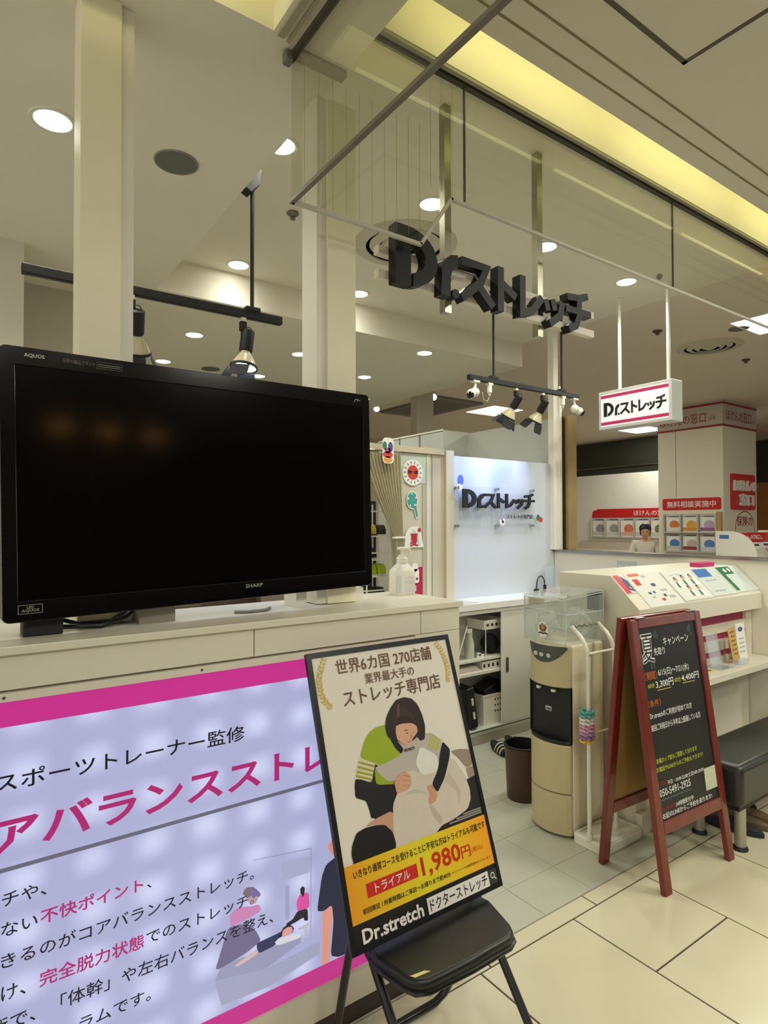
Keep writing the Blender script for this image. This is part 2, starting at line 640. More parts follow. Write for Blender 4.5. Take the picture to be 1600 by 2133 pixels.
pc = struct('wall_corner_post', MB().box(4.175, 4.235, 3.40, 3.46, 1.352, ZH), POSTG)
MB().box(4.236, 4.262, 3.385, 3.44, 1.352, 2.75).build('cable_duct', WHITE, pc)
MB().box(4.285, 4.40, 3.34, 3.43, 0.0, 2.50).build('mirror_cladding', mat('mirror_brass_cladding', (156, 134, 92), 0.3, metal=1.0, var=0.5, scale=3), pc)
struct('wall_far_post', MB().box(4.745, 4.86, 6.0, 6.12, 0, ZR).box(4.86, 5.037, 6.02, 6.10, 0, ZR), mat('far_post', (196, 186, 172), 0.6))
struct('wall_mall_far', MB().box(4.6, 11.3, 10.4, 10.6, 0, ZR), mat('mall_far_wall', (208, 190, 174), 0.8, var=0.04))

# ---- insurance shop beyond the partition
struct('wall_insurance', MB().box(11.3, 11.5, 5.2, 10.4, 0, 2.595), WHITEM)
gband = struct('wall_insurance_glass', MB().box(11.35, 11.5, 5.2, 10.4, 2.595, ZR), mat('dark_clerestory', (46, 48, 42), 0.1, var=0.3, scale=1.2))
MB().box(11.32, 11.35, 5.2, 10.4, 2.735, 2.752).build('rail', BRASS, gband)
MB().box(11.30, 11.36, 5.2, 10.4, ZR - 0.03, ZR).build('rail', STEEL, gband)
struct('wall_wood', MB().box(14.0, 14.2, 0, 12, 0, 2.42), mat('honey_wood_wall', (190, 128, 62), 0.4, var=0.15, scale=4))
struct('wall_wood_head', MB().box(14.0, 14.2, 0, 12, 2.42, ZR), mat('dark_bulkhead', (70, 66, 56), 0.4, var=0.2, scale=2))

# ---- smoke-barrier glass hanging from the ceiling along the shop front and across the corridor
GLASS = clear('smoke_barrier_glass', (0.96, 0.97, 0.93), ior=1.5)
gt = thing('smoke_barrier', 'clear hanging smoke barrier glass with stepped lower edge above the shop front', 'glass screen', (2.0, YG, 2.61))
FG = FRONT(YG)
A = [(0.876, 2.61), (1.40, 2.61), (1.551, 2.824), (1.618, 2.824), (1.618, ZH), (XE, ZH), (XE, ZL), (0.876, ZL)]
MB().prism(A, FG, -0.003, 0.003).build('pane', GLASS, gt)
MB().prism([(1.622, 2.824), (3.114, 2.824), (3.114, ZH), (1.622, ZH)], FG, -0.003, 0.003).build('pane', GLASS, gt)
MB().prism([(3.118, 2.824), (6.2, 2.824), (6.2, ZH), (3.118, ZH)], FG, -0.003, 0.003).build('pane', GLASS, gt)
MB().box(0.873, 0.879, -3.5, YG, 2.61, ZL).build('pane', GLASS, gt)
EDGE = mat('glass_edge_strip', (206, 202, 186), 0.4)
eb = MB()
for (p, q) in (((0.876, 2.606), (1.404, 2.606)), ((1.398, 2.604), (1.553, 2.824)), ((1.548, 2.820), (6.2, 2.820))):
    eb.bar((p[0], YG, p[1]), (q[0], YG, q[1]), 0.014, 0.012)
eb.build('edge_strip', EDGE, gt)
MB().box(0.868, 0.884, -3.5, YG + 0.005, 2.600, 2.612).build('edge_strip', mat('edge_strip_dark', (120, 112, 96), 0.4), gt)
CHAN = mat('glass_channel', (74, 66, 52), 0.5)
MB().box(1.167, 6.2, YG - 0.012, YG + 0.012, ZH - 0.016, ZH).build('channel', CHAN, gt)
MB().box(0.866, 0.886, -3.5, YG + 0.012, ZL - 0.016, ZL).build('channel', CHAN, gt)
MB().box(0.845, 0.872, YG - 0.02, YG + 0.012, ZL - 0.04, ZL - 0.002).build('corner_clip', GREYP, gt, bevel=0.006)
for x in (1.620, 3.116):
    MB().box(x - 0.003, x + 0.003, YG - 0.004, YG + 0.004, 2.824, ZH).build('joint', DARKG, gt)
wire = None
for k in range(13):
    x = 0.92 + 0.053 * k
    if wire is None:
        wire = MB().box(-0.0004, 0.0004, -0.0004, 0.0004, 0, 0.44).build('wire', mat('glass_wire', (150, 146, 122), 0.6), gt)
        wire.location = (x, YG, 2.62)
    else:
        o = wire.copy()
        COL.objects.link(o)
        o.location = (x, YG, 2.62 if x < 1.40 else 2.835)
MB().ball((3.09, YG + 0.06, 2.90), 0.016).build('clip_button', GREYP, gt, smooth=True)

# ================================================================== CEILING FITTINGS
GLOW = emit('lamp_lens', (255, 252, 240), 10.0, base=0.8)
RING = mat('lamp_ring', (232, 228, 214), 0.4)


def downlight(x, y, z, label, group='round downlights in the shop ceiling', r=0.075, power=None, proto=[]):
    if not proto or proto[0][1] != r:
        t = thing('downlight', label, 'downlight', (x, y, z), group=group)
        MB().lathe([(r * 0.86, 0.0), (r * 0.86, -0.004), (r * 1.05, -0.005), (r * 1.08, -0.0005), (r * 1.08, 0.0)], n=28, cap=False).build('ring', RING, t, local=True, smooth=True)
        MB().lathe([(1e-5, -0.0006), (r * 0.86, -0.0006)], n=28).build('lens', GLOW, t, local=True)
        proto.insert(0, (t, r))
    else:
        t = copy_thing(proto[0][0], (x, y, z), label, group=group)
    d = bpy.data.lights.new('downlight_lamp', 'SPOT')
    d.energy, d.color, d.spot_size, d.spot_blend, d.shadow_soft_size = (power or P_DOWN) * 8, LAMP, radians(150), 0.9, 0.06
    o = bpy.data.objects.new('downlight_lamp', d)
    o.location = (x, y, z - 0.02)
    COL.objects.link(o)
    return t


downlight(0.292, 2.54, ZL, 'downlight left of the left white post, largest in view')
for x, y, l in ((1.206, 2.513, 'downlight half hidden by the soffit edge beside the glass corner'),
                (2.097, 2.512, 'downlight behind the glass above the big letter D'),
                (3.006, 2.498, 'downlight right of the hanging sign bars behind the glass'),
                (3.918, 2.536, 'downlight just below the glass edge above the blade sign'),
                (1.54, 3.85, 'downlight close to the yellow-lit bulkhead, left of the black rod'),
                (2.475, 3.82, 'downlight close to the bulkhead, beside the right white post')):
    downlight(x, y, ZH, l, power=(0.8 if x < 1.3 else 0.6 if y > 3 else None))
for x, y, l in ((1.557, 4.81, 'downlight in the rear ceiling above the television, first row left'),
                (2.50, 4.83, 'downlight in the rear ceiling left of the right white post'),
                (3.39, 4.17, 'downlight in the rear ceiling right of the right post, nearest'),
                (1.576, 5.76, 'downlight in the rear ceiling just above the television top edge, left'),
                (2.53, 5.79, 'downlight in the rear ceiling beside the spotlight, above the television'),
                (3.44, 5.21, 'downlight in the rear ceiling right of the right post, farther')):
    downlight(x, y, ZL, l, power=P_DOWN * 0.6)


def speaker(x, y, z, r, label):
    t = thing('ceiling_speaker', label, 'speaker', (x, y, z), group='round ceiling speakers')
    MB().lathe([(r * 0.93, -0.004), (r, -0.005), (r * 1.02, 0)], n=32, cap=False).build('rim', mat('speaker_rim', (150, 146, 130), 0.5), t, local=True, smooth=True)
    MB().cyl((0, 0, -0.0005), (0, 0, -0.0042), r * 0.94, n=32).build('grille', mat('speaker_grille', (112, 112, 102), 0.8), t, local=True)


speaker(0.746, 2.543, ZL, 0.088, 'round grey ceiling speaker right of the left white post')
speaker(2.03, 5.78, ZL, 0.088, 'round ceiling speaker seen just above the television, behind the spotlight')
speaker(5.75, 2.61, ZR, 0.085, 'round dark ceiling speaker beside the air diffuser at right')


def diffuser(x, y, z, r, label):
    t = thing('air_diffuser', label, 'air vent', (x, y, z), group='round ceiling air diffusers')
    DM = mat('diffuser_paint', (206, 198, 176), 0.6)
    for i, (a, b, h) in enumerate(((1.0, 0.76, 0.010), (0.69, 0.52, 0.018), (0.46, 0.31, 0.022), (0.25, 0.01, 0.026))):
        MB().lathe([(r * a, 0), (r * a, -0.004), (r * (a + b) / 2, -h), (r * b, -h - 0.004), (r * b, -h + 0.004), (r * a * 0.96, 0)], n=40, cap=False).build('ring', DM, t, local=True, smooth=True)
    MB().lathe([(1e-5, -0.002), (r * 0.8, -0.002)], n=40).build('duct', mat('duct_dark', (84, 78, 62), 0.8), t, local=True)


diffuser(2.27, 2.98, ZH, 0.32, 'round air diffuser behind the big letter D of the hanging sign')
diffuser(6.107, 3.05, ZR, 0.30, 'round air diffuser in the mall ceiling above the blade sign, right')


def detector(x, y, z, label, m=None, r=0.032):
    t = thing('sprinkler', label, 'sprinkler', (x, y, z), group='small ceiling sprinklers and detectors')
    mm = m or GREYP
    MB().lathe([(r, 0), (r * 1.05, -0.008), (r * 0.7, -0.018), (r * 0.5, -0.022)], n=20).build('escutcheon', mm, t, local=True, smooth=True)
    b = MB().cyl((0, 0, -0.02), (0, 0, -0.034), r * 0.35, r * 0.2, n=10)
    b.lathe([(1e-5, -0.034), (r * 0.5, -0.034), (r * 0.5, -0.037), (1e-5, -0.037)], n=12).build('deflector', mm, t, local=True)


detector(1.524, 3.025, ZH, 'grey ceiling sprinkler below the glass corner')
BROWN = mat('brown_plastic', (84, 62, 50), 0.5)
detector(5.21, 3.065, ZR, 'brown ceiling detector between the blade sign rods', BROWN, 0.04)
detector(6.91, 3.07, ZR, 'brown ceiling detector right of the air diffuser', BROWN, 0.04)
detector(7.8, 4.6, ZR, 'small ceiling detector under the lit blade sign', WHITE, 0.05)


WARM = emit('warm_lamp_lens', (255, 176, 84), 2.6, base=0.8)


def panel_light(x, y, z, s, label, power, lamp=True, sy=None, lens=None, color=LAMP):
    sy = sy or s
    t = thing('panel_light', label, 'ceiling light', (x, y, z), group='square recessed ceiling lights')
    fb = MB()
    w = 0.02
    for a in ((-s / 2 - w, s / 2 + w, -sy / 2 - w, -sy / 2), (-s / 2 - w, s / 2 + w, sy / 2, sy / 2 + w), (-s / 2 - w, -s / 2, -sy / 2, sy / 2), (s / 2, s / 2 + w, -sy / 2, sy / 2)):
        fb.box(*a, -0.008, 0)
    fb.build('frame', RING, t, local=True)
    MB().box(-s / 2, s / 2, -sy / 2, sy / 2, -0.004, -0.001).build('lens', lens or GLOW, t, local=True)
    if lamp:
        area('panel_lamp', (x, y, z - 0.02), s, power, color, size_y=sy)


panel_light(5.80, 2.30, ZR, 0.55, 'square ceiling light cut by the right edge of the picture', P_PANEL)
panel_light(6.85, 6.72, ZR, 0.62, 'square ceiling light behind the spotlights with barn doors', P_PANEL)
panel_light(10.55, 6.52, ZR, 0.62, 'square ceiling light glowing under the blade sign', P_PANEL * 0.5)
# unseen corridor luminaires: the first follows the shadows, the others are added fill
panel_light(3.6, 0.15, ZH, 0.6, 'square ceiling light of the corridor right of the photographer', P_PANEL * 0.95)
panel_light(0.4, -1.4, ZL, 0.6, 'added square light behind the photographer, filling the shop front', P_PANEL * 0.9)
panel_light(5.9, -0.8, ZH, 0.6, 'added square fill light over the corridor, far right', P_PANEL * 1.5)
panel_light(2.6, -2.0, ZH, 0.6, 'added square light behind the photographer, filling the shop front, right one', P_PANEL * 1.2)

for k, (x, y) in enumerate(((2.9, -8.2), (3.75, -8.3), (4.6, -8.3))):
    panel_light(x, y, ZH, 0.32, ('left', 'middle', 'right')[k] + ' one of three small ceiling lights far across the corridor, mirrored in the television', 3.0, lens=WARM, color=(1.0, 0.52, 0.16))
# air conditioner panel far back
t = thing('air_conditioner', 'flat grey ceiling air conditioner beside the far square light', 'air conditioner', (5.9, 6.9, ZR))
MB().box(5.4, 6.25, 6.35, 7.75, ZR - 0.032, ZR - 0.001).build('casing', mat('ac_grey', (128, 122, 112), 0.6), t, bevel=0.01)
MB().box(5.5, 6.15, 6.5, 7.6, ZR - 0.036, ZR - 0.032).build('grille', mat('ac_grille', (112, 106, 98), 0.7), t)
for (x, y, l) in ((5.05, 7.3, 'small white spotlight on the far ceiling right of the television'), (5.2, 6.2, 'small white spotlight on the far ceiling beside the far post')):
    t = thing('mini_spotlight', l, 'spotlight', (x, y, ZR))
    MB().cyl((x, y, ZR), (x, y, ZR - 0.05), 0.012).build('stem', WHITE, t)
    MB().cyl((x + 0.03, y + 0.03, ZR - 0.03), (x - 0.06, y - 0.06, ZR - 0.09), 0.03, 0.045).build('head', WHITE, t, smooth=True)
    MB().cyl((x - 0.061, y - 0.061, ZR - 0.0905), (x - 0.063, y - 0.063, ZR - 0.092), 0.038).build('lens', GLOW, t)

# cove tubes
TUBE = emit('cove_tube', (255, 252, 190), 3.4, base=0.7)
CAPM = mat('tube_socket', (190, 186, 160), 0.5)
tubeL = None
for k in range(8):
    x0 = 1.24 + 1.20 * k
    t = thing('cove_tube', 'yellowish fluorescent tube lying in the cove above the shop front glass', 'fluorescent tube', (x0, 1.455, ZH + 0.05), group='cove tubes right of the beam')
    MB().cyl((x0 + 0.05, 1.455, ZH + 0.065), (x0 + 1.15, 1.455, ZH + 0.065), 0.016, n=12).build('tube', TUBE, t, smooth=True)
    for xs_ in (x0 + 0.03, x0 + 1.15):
        MB().box(xs_, xs_ + 0.02, 1.435, 1.475, ZH + 0.036, ZH + 0.085).build('socket', CAPM, t)
    area('cove_lamp', (x0 + 0.6, 1.47, ZH + 0.07), 1.1, P_TUBE, COVE, rot=(radians(68), 0, 0), size_y=0.03)
for k in range(3):
    x0 = -2.9 + 1.22 * k
    t = thing('cove_tube', 'yellowish fluorescent tube lying in the cove left of the beam', 'fluorescent tube', (x0, 1.455, ZL + 0.05), group='cove tubes left of the beam')
    MB().cyl((x0 + 0.05, 1.455, ZL + 0.065), (x0 + 1.15, 1.455, ZL + 0.065), 0.016, n=12).build('tube', TUBE, t, smooth=True)
    for xs_ in (x0 + 0.03, x0 + 1.15):
        MB().box(xs_, xs_ + 0.02, 1.435, 1.475, ZL + 0.036, ZL + 0.085).build('socket', CAPM, t)
    area('cove_lamp', (x0 + 0.6, 1.47, ZL + 0.07), 1.1, P_TUBE, COVE, rot=(radians(68), 0, 0), size_y=0.03)

# ================================================================== FRONT COUNTER WITH LIGHT BOX
YC = 1.66
CX0, CX1, CZ = -0.75, 1.515, 1.298
ct = thing('front_counter', 'long white counter with light box front carrying the television', 'counter', (0.5, 1.85, 0))
MB().box(CX0, CX1, YC - 0.014, 2.05, CZ - 0.020, CZ).build('counter_top', LAM, ct, bevel=0.002)
MB().box(CX0, CX1 - 0.01, YC + 0.02, 2.04, 0.06, CZ - 0.020).build('carcass', LAM, ct)
for a, b in ((CX0, 0.712), (0.715, 1.327), (1.330, CX1 - 0.008)):
    MB().box(a, b, YC, YC + 0.019, 1.196, CZ - 0.022).build('fascia_panel', LAM, ct, bevel=0.001)
for a, b in ((CX0, 1.30), (1.303, CX1 - 0.008)):
    MB().box(a, b, YC, YC + 0.019, 0.062, 0.160).build('lower_panel', LAM, ct, bevel=0.001)
MB().box(1.303, CX1 - 0.008, YC, YC + 0.019, 0.162, 1.194).build('lower_panel', LAM, ct, bevel=0.001)
MB().box(CX0, CX1 - 0.008, YC + 0.003, YC + 0.018, 0.0, 0.062).build('plinth', mat('dark_plinth', (66, 54, 46), 0.5), ct)

# light box
LBX0, LBX1, LBZ0, LBZ1 = CX0, 1.298, 0.163, 1.190
lt = thing('light_box', 'backlit advertising light box with magenta bands and Japanese lettering under the counter', 'light box', (0.4, YC, 0.163))
FL = FRONT(YC + 0.004)
fb = MB()
fb.box(LBX0, LBX1, YC - 0.004, YC + 0.018, 1.170, LBZ1)
fb.box(LBX0, LBX1, YC - 0.004, YC + 0.018, LBZ0 - 0.0, 0.166)
fb.box(LBX1 - 0.012, LBX1, YC - 0.004, YC + 0.018, 0.166, 1.170)
fb.build('frame', LAM, lt)
for x in (0.10, 0.56, 1.02):
    MB().cyl((x, YC - 0.005, 1.180), (x, YC - 0.003, 1.180), 0.0035, n=10).build('screw', DARKG, lt)


def lightpanel():
    m = bpy.data.materials.new('backlit_film')
    m.use_nodes = True
    nt = m.node_tree
    b = nt.nodes['Principled BSDF']
    tc = nt.nodes.new('ShaderNodeTexCoord')
    sp = nt.nodes.new('ShaderNodeSeparateXYZ')
    nt.links.new(tc.outputs['Object'], sp.inputs[0])

    def mth(op, a, bv=None):
        n = nt.nodes.new('ShaderNodeMath')
        n.operation = op
        for i, v in enumerate((a, bv)):
            if v is None:
                continue
            if isinstance(v, (int, float)):
                n.inputs[i].default_value = v
            else:
                nt.links.new(v, n.inputs[i])
        return n.outputs[0]
    # LEDs in a staggered grid behind the film
    u = mth('MULTIPLY', sp.outputs['X'], 2 * pi / 0.145)
    w = mth('MULTIPLY', sp.outputs['Z'], 2 * pi / 0.125)
    cu_ = mth('MULTIPLY', mth('ADD', mth('COSINE', u), 1.0), 0.5)
    cw_ = mth('MULTIPLY', mth('ADD', mth('COSINE', w), 1.0), 0.5)
    nz = nt.nodes.new('ShaderNodeTexNoise')
    nz.inputs['Scale'].default_value = 6
    nt.links.new(tc.outputs['Object'], nz.inputs['Vector'])
    k = mth('ADD', mth('POWER', mth('MULTIPLY', cu_, cw_), 1.1), mth('MULTIPLY', mth('SUBTRACT', nz.outputs['Fac'], 0.5), 0.7))
    mx = nt.nodes.new('ShaderNodeMix')
    mx.data_type = 'RGBA'
    nt.links.new(k, mx.inputs['Factor'])
    mx.inputs['A'].default_value = (*lin((168, 171, 212)), 1)
    mx.inputs['B'].default_value = (*lin((208, 213, 248)), 1)
    nt.links.new(mx.outputs['Result'], b.inputs['Emission Color'])
    b.inputs['Emission Strength'].default_value = 0.68
    b.inputs['Base Color'].default_value = (0.10, 0.10, 0.11, 1)
    b.inputs['Roughness'].default_value = 0.35
    return m


FILM = lightpanel()
MB().box(LBX0, LBX1 - 0.012, YC + 0.004, YC + 0.012, 0.166, 1.170).build('film', FILM, lt)
LPINK = emit('backlit_magenta', (196, 48, 138), 0.62, base=0.3)
MB().flat([(LBX0, 1.1105), (LBX1 - 0.012, 1.1105), (LBX1 - 0.012, 1.170), (LBX0, 1.170)], FL, 0.0004).build('magenta_band', LPINK, lt)
MB().flat([(LBX0, 0.166), (LBX1 - 0.012, 0.166), (LBX1 - 0.012, 0.222), (LBX0, 0.222)], FL, 0.0004).build('magenta_band', LPINK, lt)
LLINE = emit('backlit_grey_line', (104, 104, 124), 0.55, base=0.4)
MB().flat([(LBX0, 0.779), (1.2, 0.779), (1.2, 0.789), (LBX0, 0.789)], FL, 0.0006).build('rule_line', LLINE, lt)
LINK = mat('film_ink', (28, 28, 36), 0.4)
LMAG = emit('film_magenta_ink', (186, 40, 122), 0.5, base=0.3)
txt('スポーツトレーナー監修', FL, 0.083, 0.962, 0.686, 1.006, LINK, lt, 0.0008, bold=0.008)
txt('アバランスストレッチ', FL, 0.075, 0.818, 1.19, 0.906, LMAG, lt, 0.0008, bold=0.026)
for b, x0, z0, x1, z1, m, bo in (
        ('チや、', 0.100, 0.700, 0.190, 0.733, LINK, 0.004), ('ない', 0.099, 0.632, 0.172, 0.664, LINK, 0.004), ('不快ポイント', 0.178, 0.632, 0.411, 0.667, LMAG, 0.014),
        ('、', 0.420, 0.634, 0.431, 0.644, LINK, 0.004), ('きるのがコアバランスストレッチ。', 0.099, 0.560, 0.715, 0.594, LINK, 0.004), ('け、', 0.100, 0.486, 0.149, 0.520, LINK, 0.004),
        ('完全脱力状態', 0.177, 0.486, 0.413, 0.523, LMAG, 0.014), ('でのストレッチ。', 0.419, 0.490, 0.715, 0.522, LINK, 0.004),
        ('術で、「体幹」や左右バランスを整え、', 0.075, 0.415, 0.775, 0.452, LINK, 0.004), ('ラムです。', 0.263, 0.345, 0.431, 0.376, LINK, 0.004)):
    txt(b, FL, x0, z0, x1, z1, m, lt, 0.0010, bold=bo)


def pics(M, L, parent, base, strength=None):
    for i, (nm, rgb, pts) in enumerate(L):
        nmm = nm + ('_backlit' if strength else '_print')
        m = emit(nmm + '_%02x%02x%02x' % rgb, rgb, strength, base=0.4) if strength else mat(nmm + '_%02x%02x%02x' % rgb, rgb, 0.4, var=0.06, scale=30)
        if nm.startswith(('figure_', 'picture_')) and nm not in ('picture_wall', 'picture_floor', 'figure_mat', 'picture_bed'):
            for _ in range(2):     # round the outline by corner cutting
                pts = [q for a, b in zip(pts, pts[1:] + pts[:1]) for q in ((a[0] * 0.86 + b[0] * 0.14, a[1] * 0.86 + b[1] * 0.14), (a[0] * 0.14 + b[0] * 0.86, a[1] * 0.14 + b[1] * 0.86))]
        MB().flat(pts, M, base + 0.00004 * i).build(nm, m, parent)


pics(FL, (
    ('room_line', (150, 146, 178), [(0.711, 0.615), (0.901, 0.592), (0.901, 0.589), (0.711, 0.613)]),
    ('room_line', (160, 158, 186), [(0.898, 0.591), (0.902, 0.59), (0.901, 0.338), (0.898, 0.339)]),
    ('room_line', (156, 160, 190), [(0.813, 0.507), (0.827, 0.504), (0.827, 0.407), (0.815, 0.405)]),
    ('picture_bed', (150, 152, 184), [(0.622, 0.356), (0.724, 0.348), (0.866, 0.341), (0.866, 0.322), (0.751, 0.290), (0.600, 0.320)]),
    ('picture_floor', (160, 162, 192), [(0.600, 0.318), (0.751, 0.290), (0.930, 0.300), (0.93, 0.262), (0.76, 0.235), (0.62, 0.245)]),
    ('picture_wall', (166, 170, 202), [(0.80, 0.58), (0.895, 0.57), (0.895, 0.52), (0.80, 0.525)]),
    ('picture_trousers', (110, 104, 140), [(0.638, 0.451), (0.679, 0.447), (0.721, 0.413), (0.738, 0.376), (0.692, 0.36), (0.60, 0.345), (0.62, 0.40)]),
    ('picture_shirt', (196, 130, 180), [(0.644, 0.484), (0.666, 0.497), (0.705, 0.486), (0.731, 0.483), (0.738, 0.462), (0.711, 0.456), (0.679, 0.453), (0.644, 0.451)]),
    ('picture_hair', (120, 106, 118), [(0.68, 0.531), (0.691, 0.544), (0.714, 0.539), (0.734, 0.515), (0.736, 0.506), (0.718, 0.5), (0.695, 0.511)]),
    ('picture_face', (182, 150, 160), [(0.692, 0.512), (0.718, 0.518), (0.729, 0.502), (0.721, 0.489), (0.705, 0.492)]),
    ('picture_mask', (112, 104, 168), [(0.704, 0.528), (0.722, 0.530), (0.731, 0.512), (0.712, 0.505)]),
    ('picture_arm', (206, 178, 182), [(0.724, 0.36), (0.729, 0.344), (0.669, 0.332), (0.655, 0.338)]),
    ('picture_shirt', (52, 54, 92), [(0.724, 0.375), (0.782, 0.377), (0.802, 0.379), (0.782, 0.346), (0.731, 0.343), (0.724, 0.36)]),
    ('picture_hair', (36, 34, 42), [(0.799, 0.377), (0.809, 0.389), (0.83, 0.388), (0.843, 0.373), (0.839, 0.361), (0.813, 0.365), (0.789, 0.362)]),
    ('picture_face', (216, 156, 148), [(0.806, 0.380), (0.822, 0.384), (0.836, 0.379), (0.839, 0.364), (0.827, 0.361), (0.802, 0.363)]),
    ('picture_pillow', (212, 212, 224), [(0.78, 0.355), (0.792, 0.362), (0.838, 0.356), (0.864, 0.348), (0.864, 0.336), (0.789, 0.342)]),
    ('picture_bench', (186, 184, 204), [(0.855, 0.368), (0.899, 0.372), (0.899, 0.36), (0.885, 0.36), (0.884, 0.335), (0.876, 0.335), (0.876, 0.358), (0.859, 0.36)]),
    ('picture_trousers', (30, 30, 42), [(0.854, 0.419), (0.888, 0.415), (0.89, 0.377), (0.877, 0.382), (0.874, 0.393), (0.848, 0.388), (0.816, 0.386), (0.818, 0.396), (0.838, 0.4)]),
    ('picture_shirt', (214, 78, 160), [(0.861, 0.465), (0.892, 0.462), (0.895, 0.417), (0.884, 0.415), (0.854, 0.419), (0.85, 0.446)]),
    ('picture_hair', (34, 32, 36), [(0.863, 0.483), (0.872, 0.487), (0.879, 0.478), (0.877, 0.462), (0.872, 0.452), (0.868, 0.462), (0.864, 0.467)]),
    ('picture_arm', (216, 152, 136), [(0.938, 0.392), (0.975, 0.392), (0.979, 0.364), (0.969, 0.315), (0.966, 0.224), (0.935, 0.223), (0.94, 0.322)]),
    ('picture_neck', (216, 140, 118), [(0.985, 0.604), (0.956, 0.578), (0.983, 0.534), (1.0, 0.53), (1.01, 0.60)]),
    ('picture_shirt', (30, 36, 62), [(0.996, 0.541), (0.952, 0.525), (0.937, 0.494), (0.92, 0.394), (0.944, 0.386), (0.973, 0.395), (0.979, 0.341), (0.966, 0.224), (1.20, 0.224), (1.22, 0.5), (1.1, 0.545)]),
), lt, 0.0012, 0.62)

# ================================================================== TELEVISION
TVW, TVH = 1.12, 0.672
tvM = Matrix.Translation((0.098, 1.722, 1.340)) @ Matrix.Rotation(radians(3.9), 4, 'Z') @ Matrix.Rotation(radians(-1.1), 4, 'Y')
tv = thing('television', 'large black flat-screen television switched off on the counter', 'television', (0.65, 1.78, CZ))
PF = tvM @ Matrix.Rotation(radians(90), 4, 'X')      # local x right, y up, z towards viewer


def rrect(x0, y0, x1, y1, r, n=5):
    return arc(x1 - r, y1 - r, r, r, 0, 90, n) + arc(x0 + r, y1 - r, r, r, 90, 180, n) + arc(x0 + r, y0 + r, r, r, 180, 270, n) + arc(x1 - r, y0 + r, r, r, 270, 360, n)


def ring(outer, inner, M, d0, d1, mb=None):
    """frame between two outlines of equal point count"""
    mb = mb or MB()
    n = len(outer)
    vs = [M @ Vector((*p, d)) for d in (d0, d1) for p in outer] + [M @ Vector((*p, d)) for d in (d0, d1) for p in inner]
    fs = []
    for k in range(n):
        j = (k + 1) % n
        fs += [(k, j, n + j, n + k), (2 * n + k, 3 * n + k, 3 * n + j, 2 * n + j), (n + k, n + j, 3 * n + j, 3 * n + k), (k, 2 * n + k, 2 * n + j, j)]
    return mb.add(vs, fs)


BEZ = mat('tv_bezel', (10, 10, 11), 0.12, var=0.1, coat=0.4)
MB().prism(rrect(0, 0, TVW, TVH, 0.016), PF, -0.045, -0.004).build('back_shell', BLACK, tv, bevel=0.006)
ring(rrect(0, 0, TVW, TVH, 0.016), rrect(0.034, 0.052, TVW - 0.030, TVH - 0.045, 0.002), PF, -0.004, 0.006).build('bezel', BEZ, tv, bevel=0.002)
MB().prism(rrect(0.034, 0.052, TVW - 0.030, TVH - 0.045, 0.002), PF, -0.004, 0.002).build('screen', mat('tv_screen', (5, 4, 4), 0.11, var=0.05, spec=0.35), tv)
MB().prism([(0.46, 0.002), (0.88, 0.002), (0.70, 0.026), (0.645, 0.026), (0.635, 0.010), (0.47, 0.010)], PF, 0.006, 0.008).build('control_strip', BLACKG, tv)
SIL = mat('silver_print', (168, 164, 150), 0.35, metal=0.3)
txt('SHARP', PF, 0.632, 0.032, 0.69, 0.0435, SIL, tv, 0.0064, bold=0.02, name='brand_lettering')
txt('AQUOS', PF, 0.053, 0.647, 0.098, 0.6575, SIL, tv, 0.0064, bold=0.02, name='brand_lettering')
txt('世界の亀山ブランド', PF, 0.138, 0.646, 0.215, 0.657, mat('grey_print', (110, 106, 98), 0.5), tv, 0.0064, name='small_print')
ring(rrect(0.219, 0.642, 0.283, 0.660, 0.001), rrect(0.2198, 0.6428, 0.2822, 0.6592, 0.001), PF, 0.006, 0.0064).build('sticker_frame', mat('grey_print', (110, 106, 98), 0.5), tv)
for z in (0.647, 0.652):
    MB().flat([(0.223, z), (0.279, z), (0.279, z + 0.002), (0.223, z + 0.002)], PF, 0.0064).build('small_print', mat('grey_print', (110, 106, 98), 0.5), tv)
ring(rrect(0.033, 0.020, 0.086, 0.042, 0.001), rrect(0.0342, 0.0212, 0.0848, 0.0408, 0.001), PF, 0.006, 0.0066).build('badge_frame', SIL, tv)
txt('LED', PF, 0.052, 0.0325, 0.067, 0.0385, SIL, tv, 0.0064, bold=0.02, name='brand_lettering')
txt('AQUOS', PF, 0.040, 0.0235, 0.079, 0.0315, SIL, tv, 0.0064, bold=0.02, name='brand_lettering')
MB().flat(stroke([(1.052, 0.640), (1.060, 0.652), (1.072, 0.652), (1.066, 0.645), (1.080, 0.650)], 0.002), PF, 0.0064).build('emblem', SIL, tv)
MB().box(0.145, 0.235, 1.760, 1.84, CZ, CZ + 0.052).build('foot', BLACKM, tv, bevel=0.004)
MB().box(0.43, 0.53, 1.80, 1.90, CZ, CZ + 0.045).build('foot', mat('grey_foot', (150, 142, 126), 0.5), tv)
MB().box(0.94, 0.98, 1.84, 1.93, CZ, CZ + 0.06).build('foot', WHITE, tv)
MB().box(1.19, 1.222, 1.86, 1.92, CZ, CZ + 0.05).build('foot', WHITE, tv)
MB().tube([(0.16, 1.83, CZ + 0.03), (0.24, 1.80, CZ + 0.012), (0.33, 1.79, CZ + 0.008), (0.40, 1.83, CZ + 0.022), (0.44, 1.88, CZ + 0.04)], 0.007).build('cable', BLACK, tv, smooth=True)
MB().tube([(0.20, 1.84, CZ + 0.04), (0.28, 1.815, CZ + 0.014), (0.36, 1.82, CZ + 0.014), (0.42, 1.87, CZ + 0.04)], 0.006).build('cable', BLACKM, tv, smooth=True)
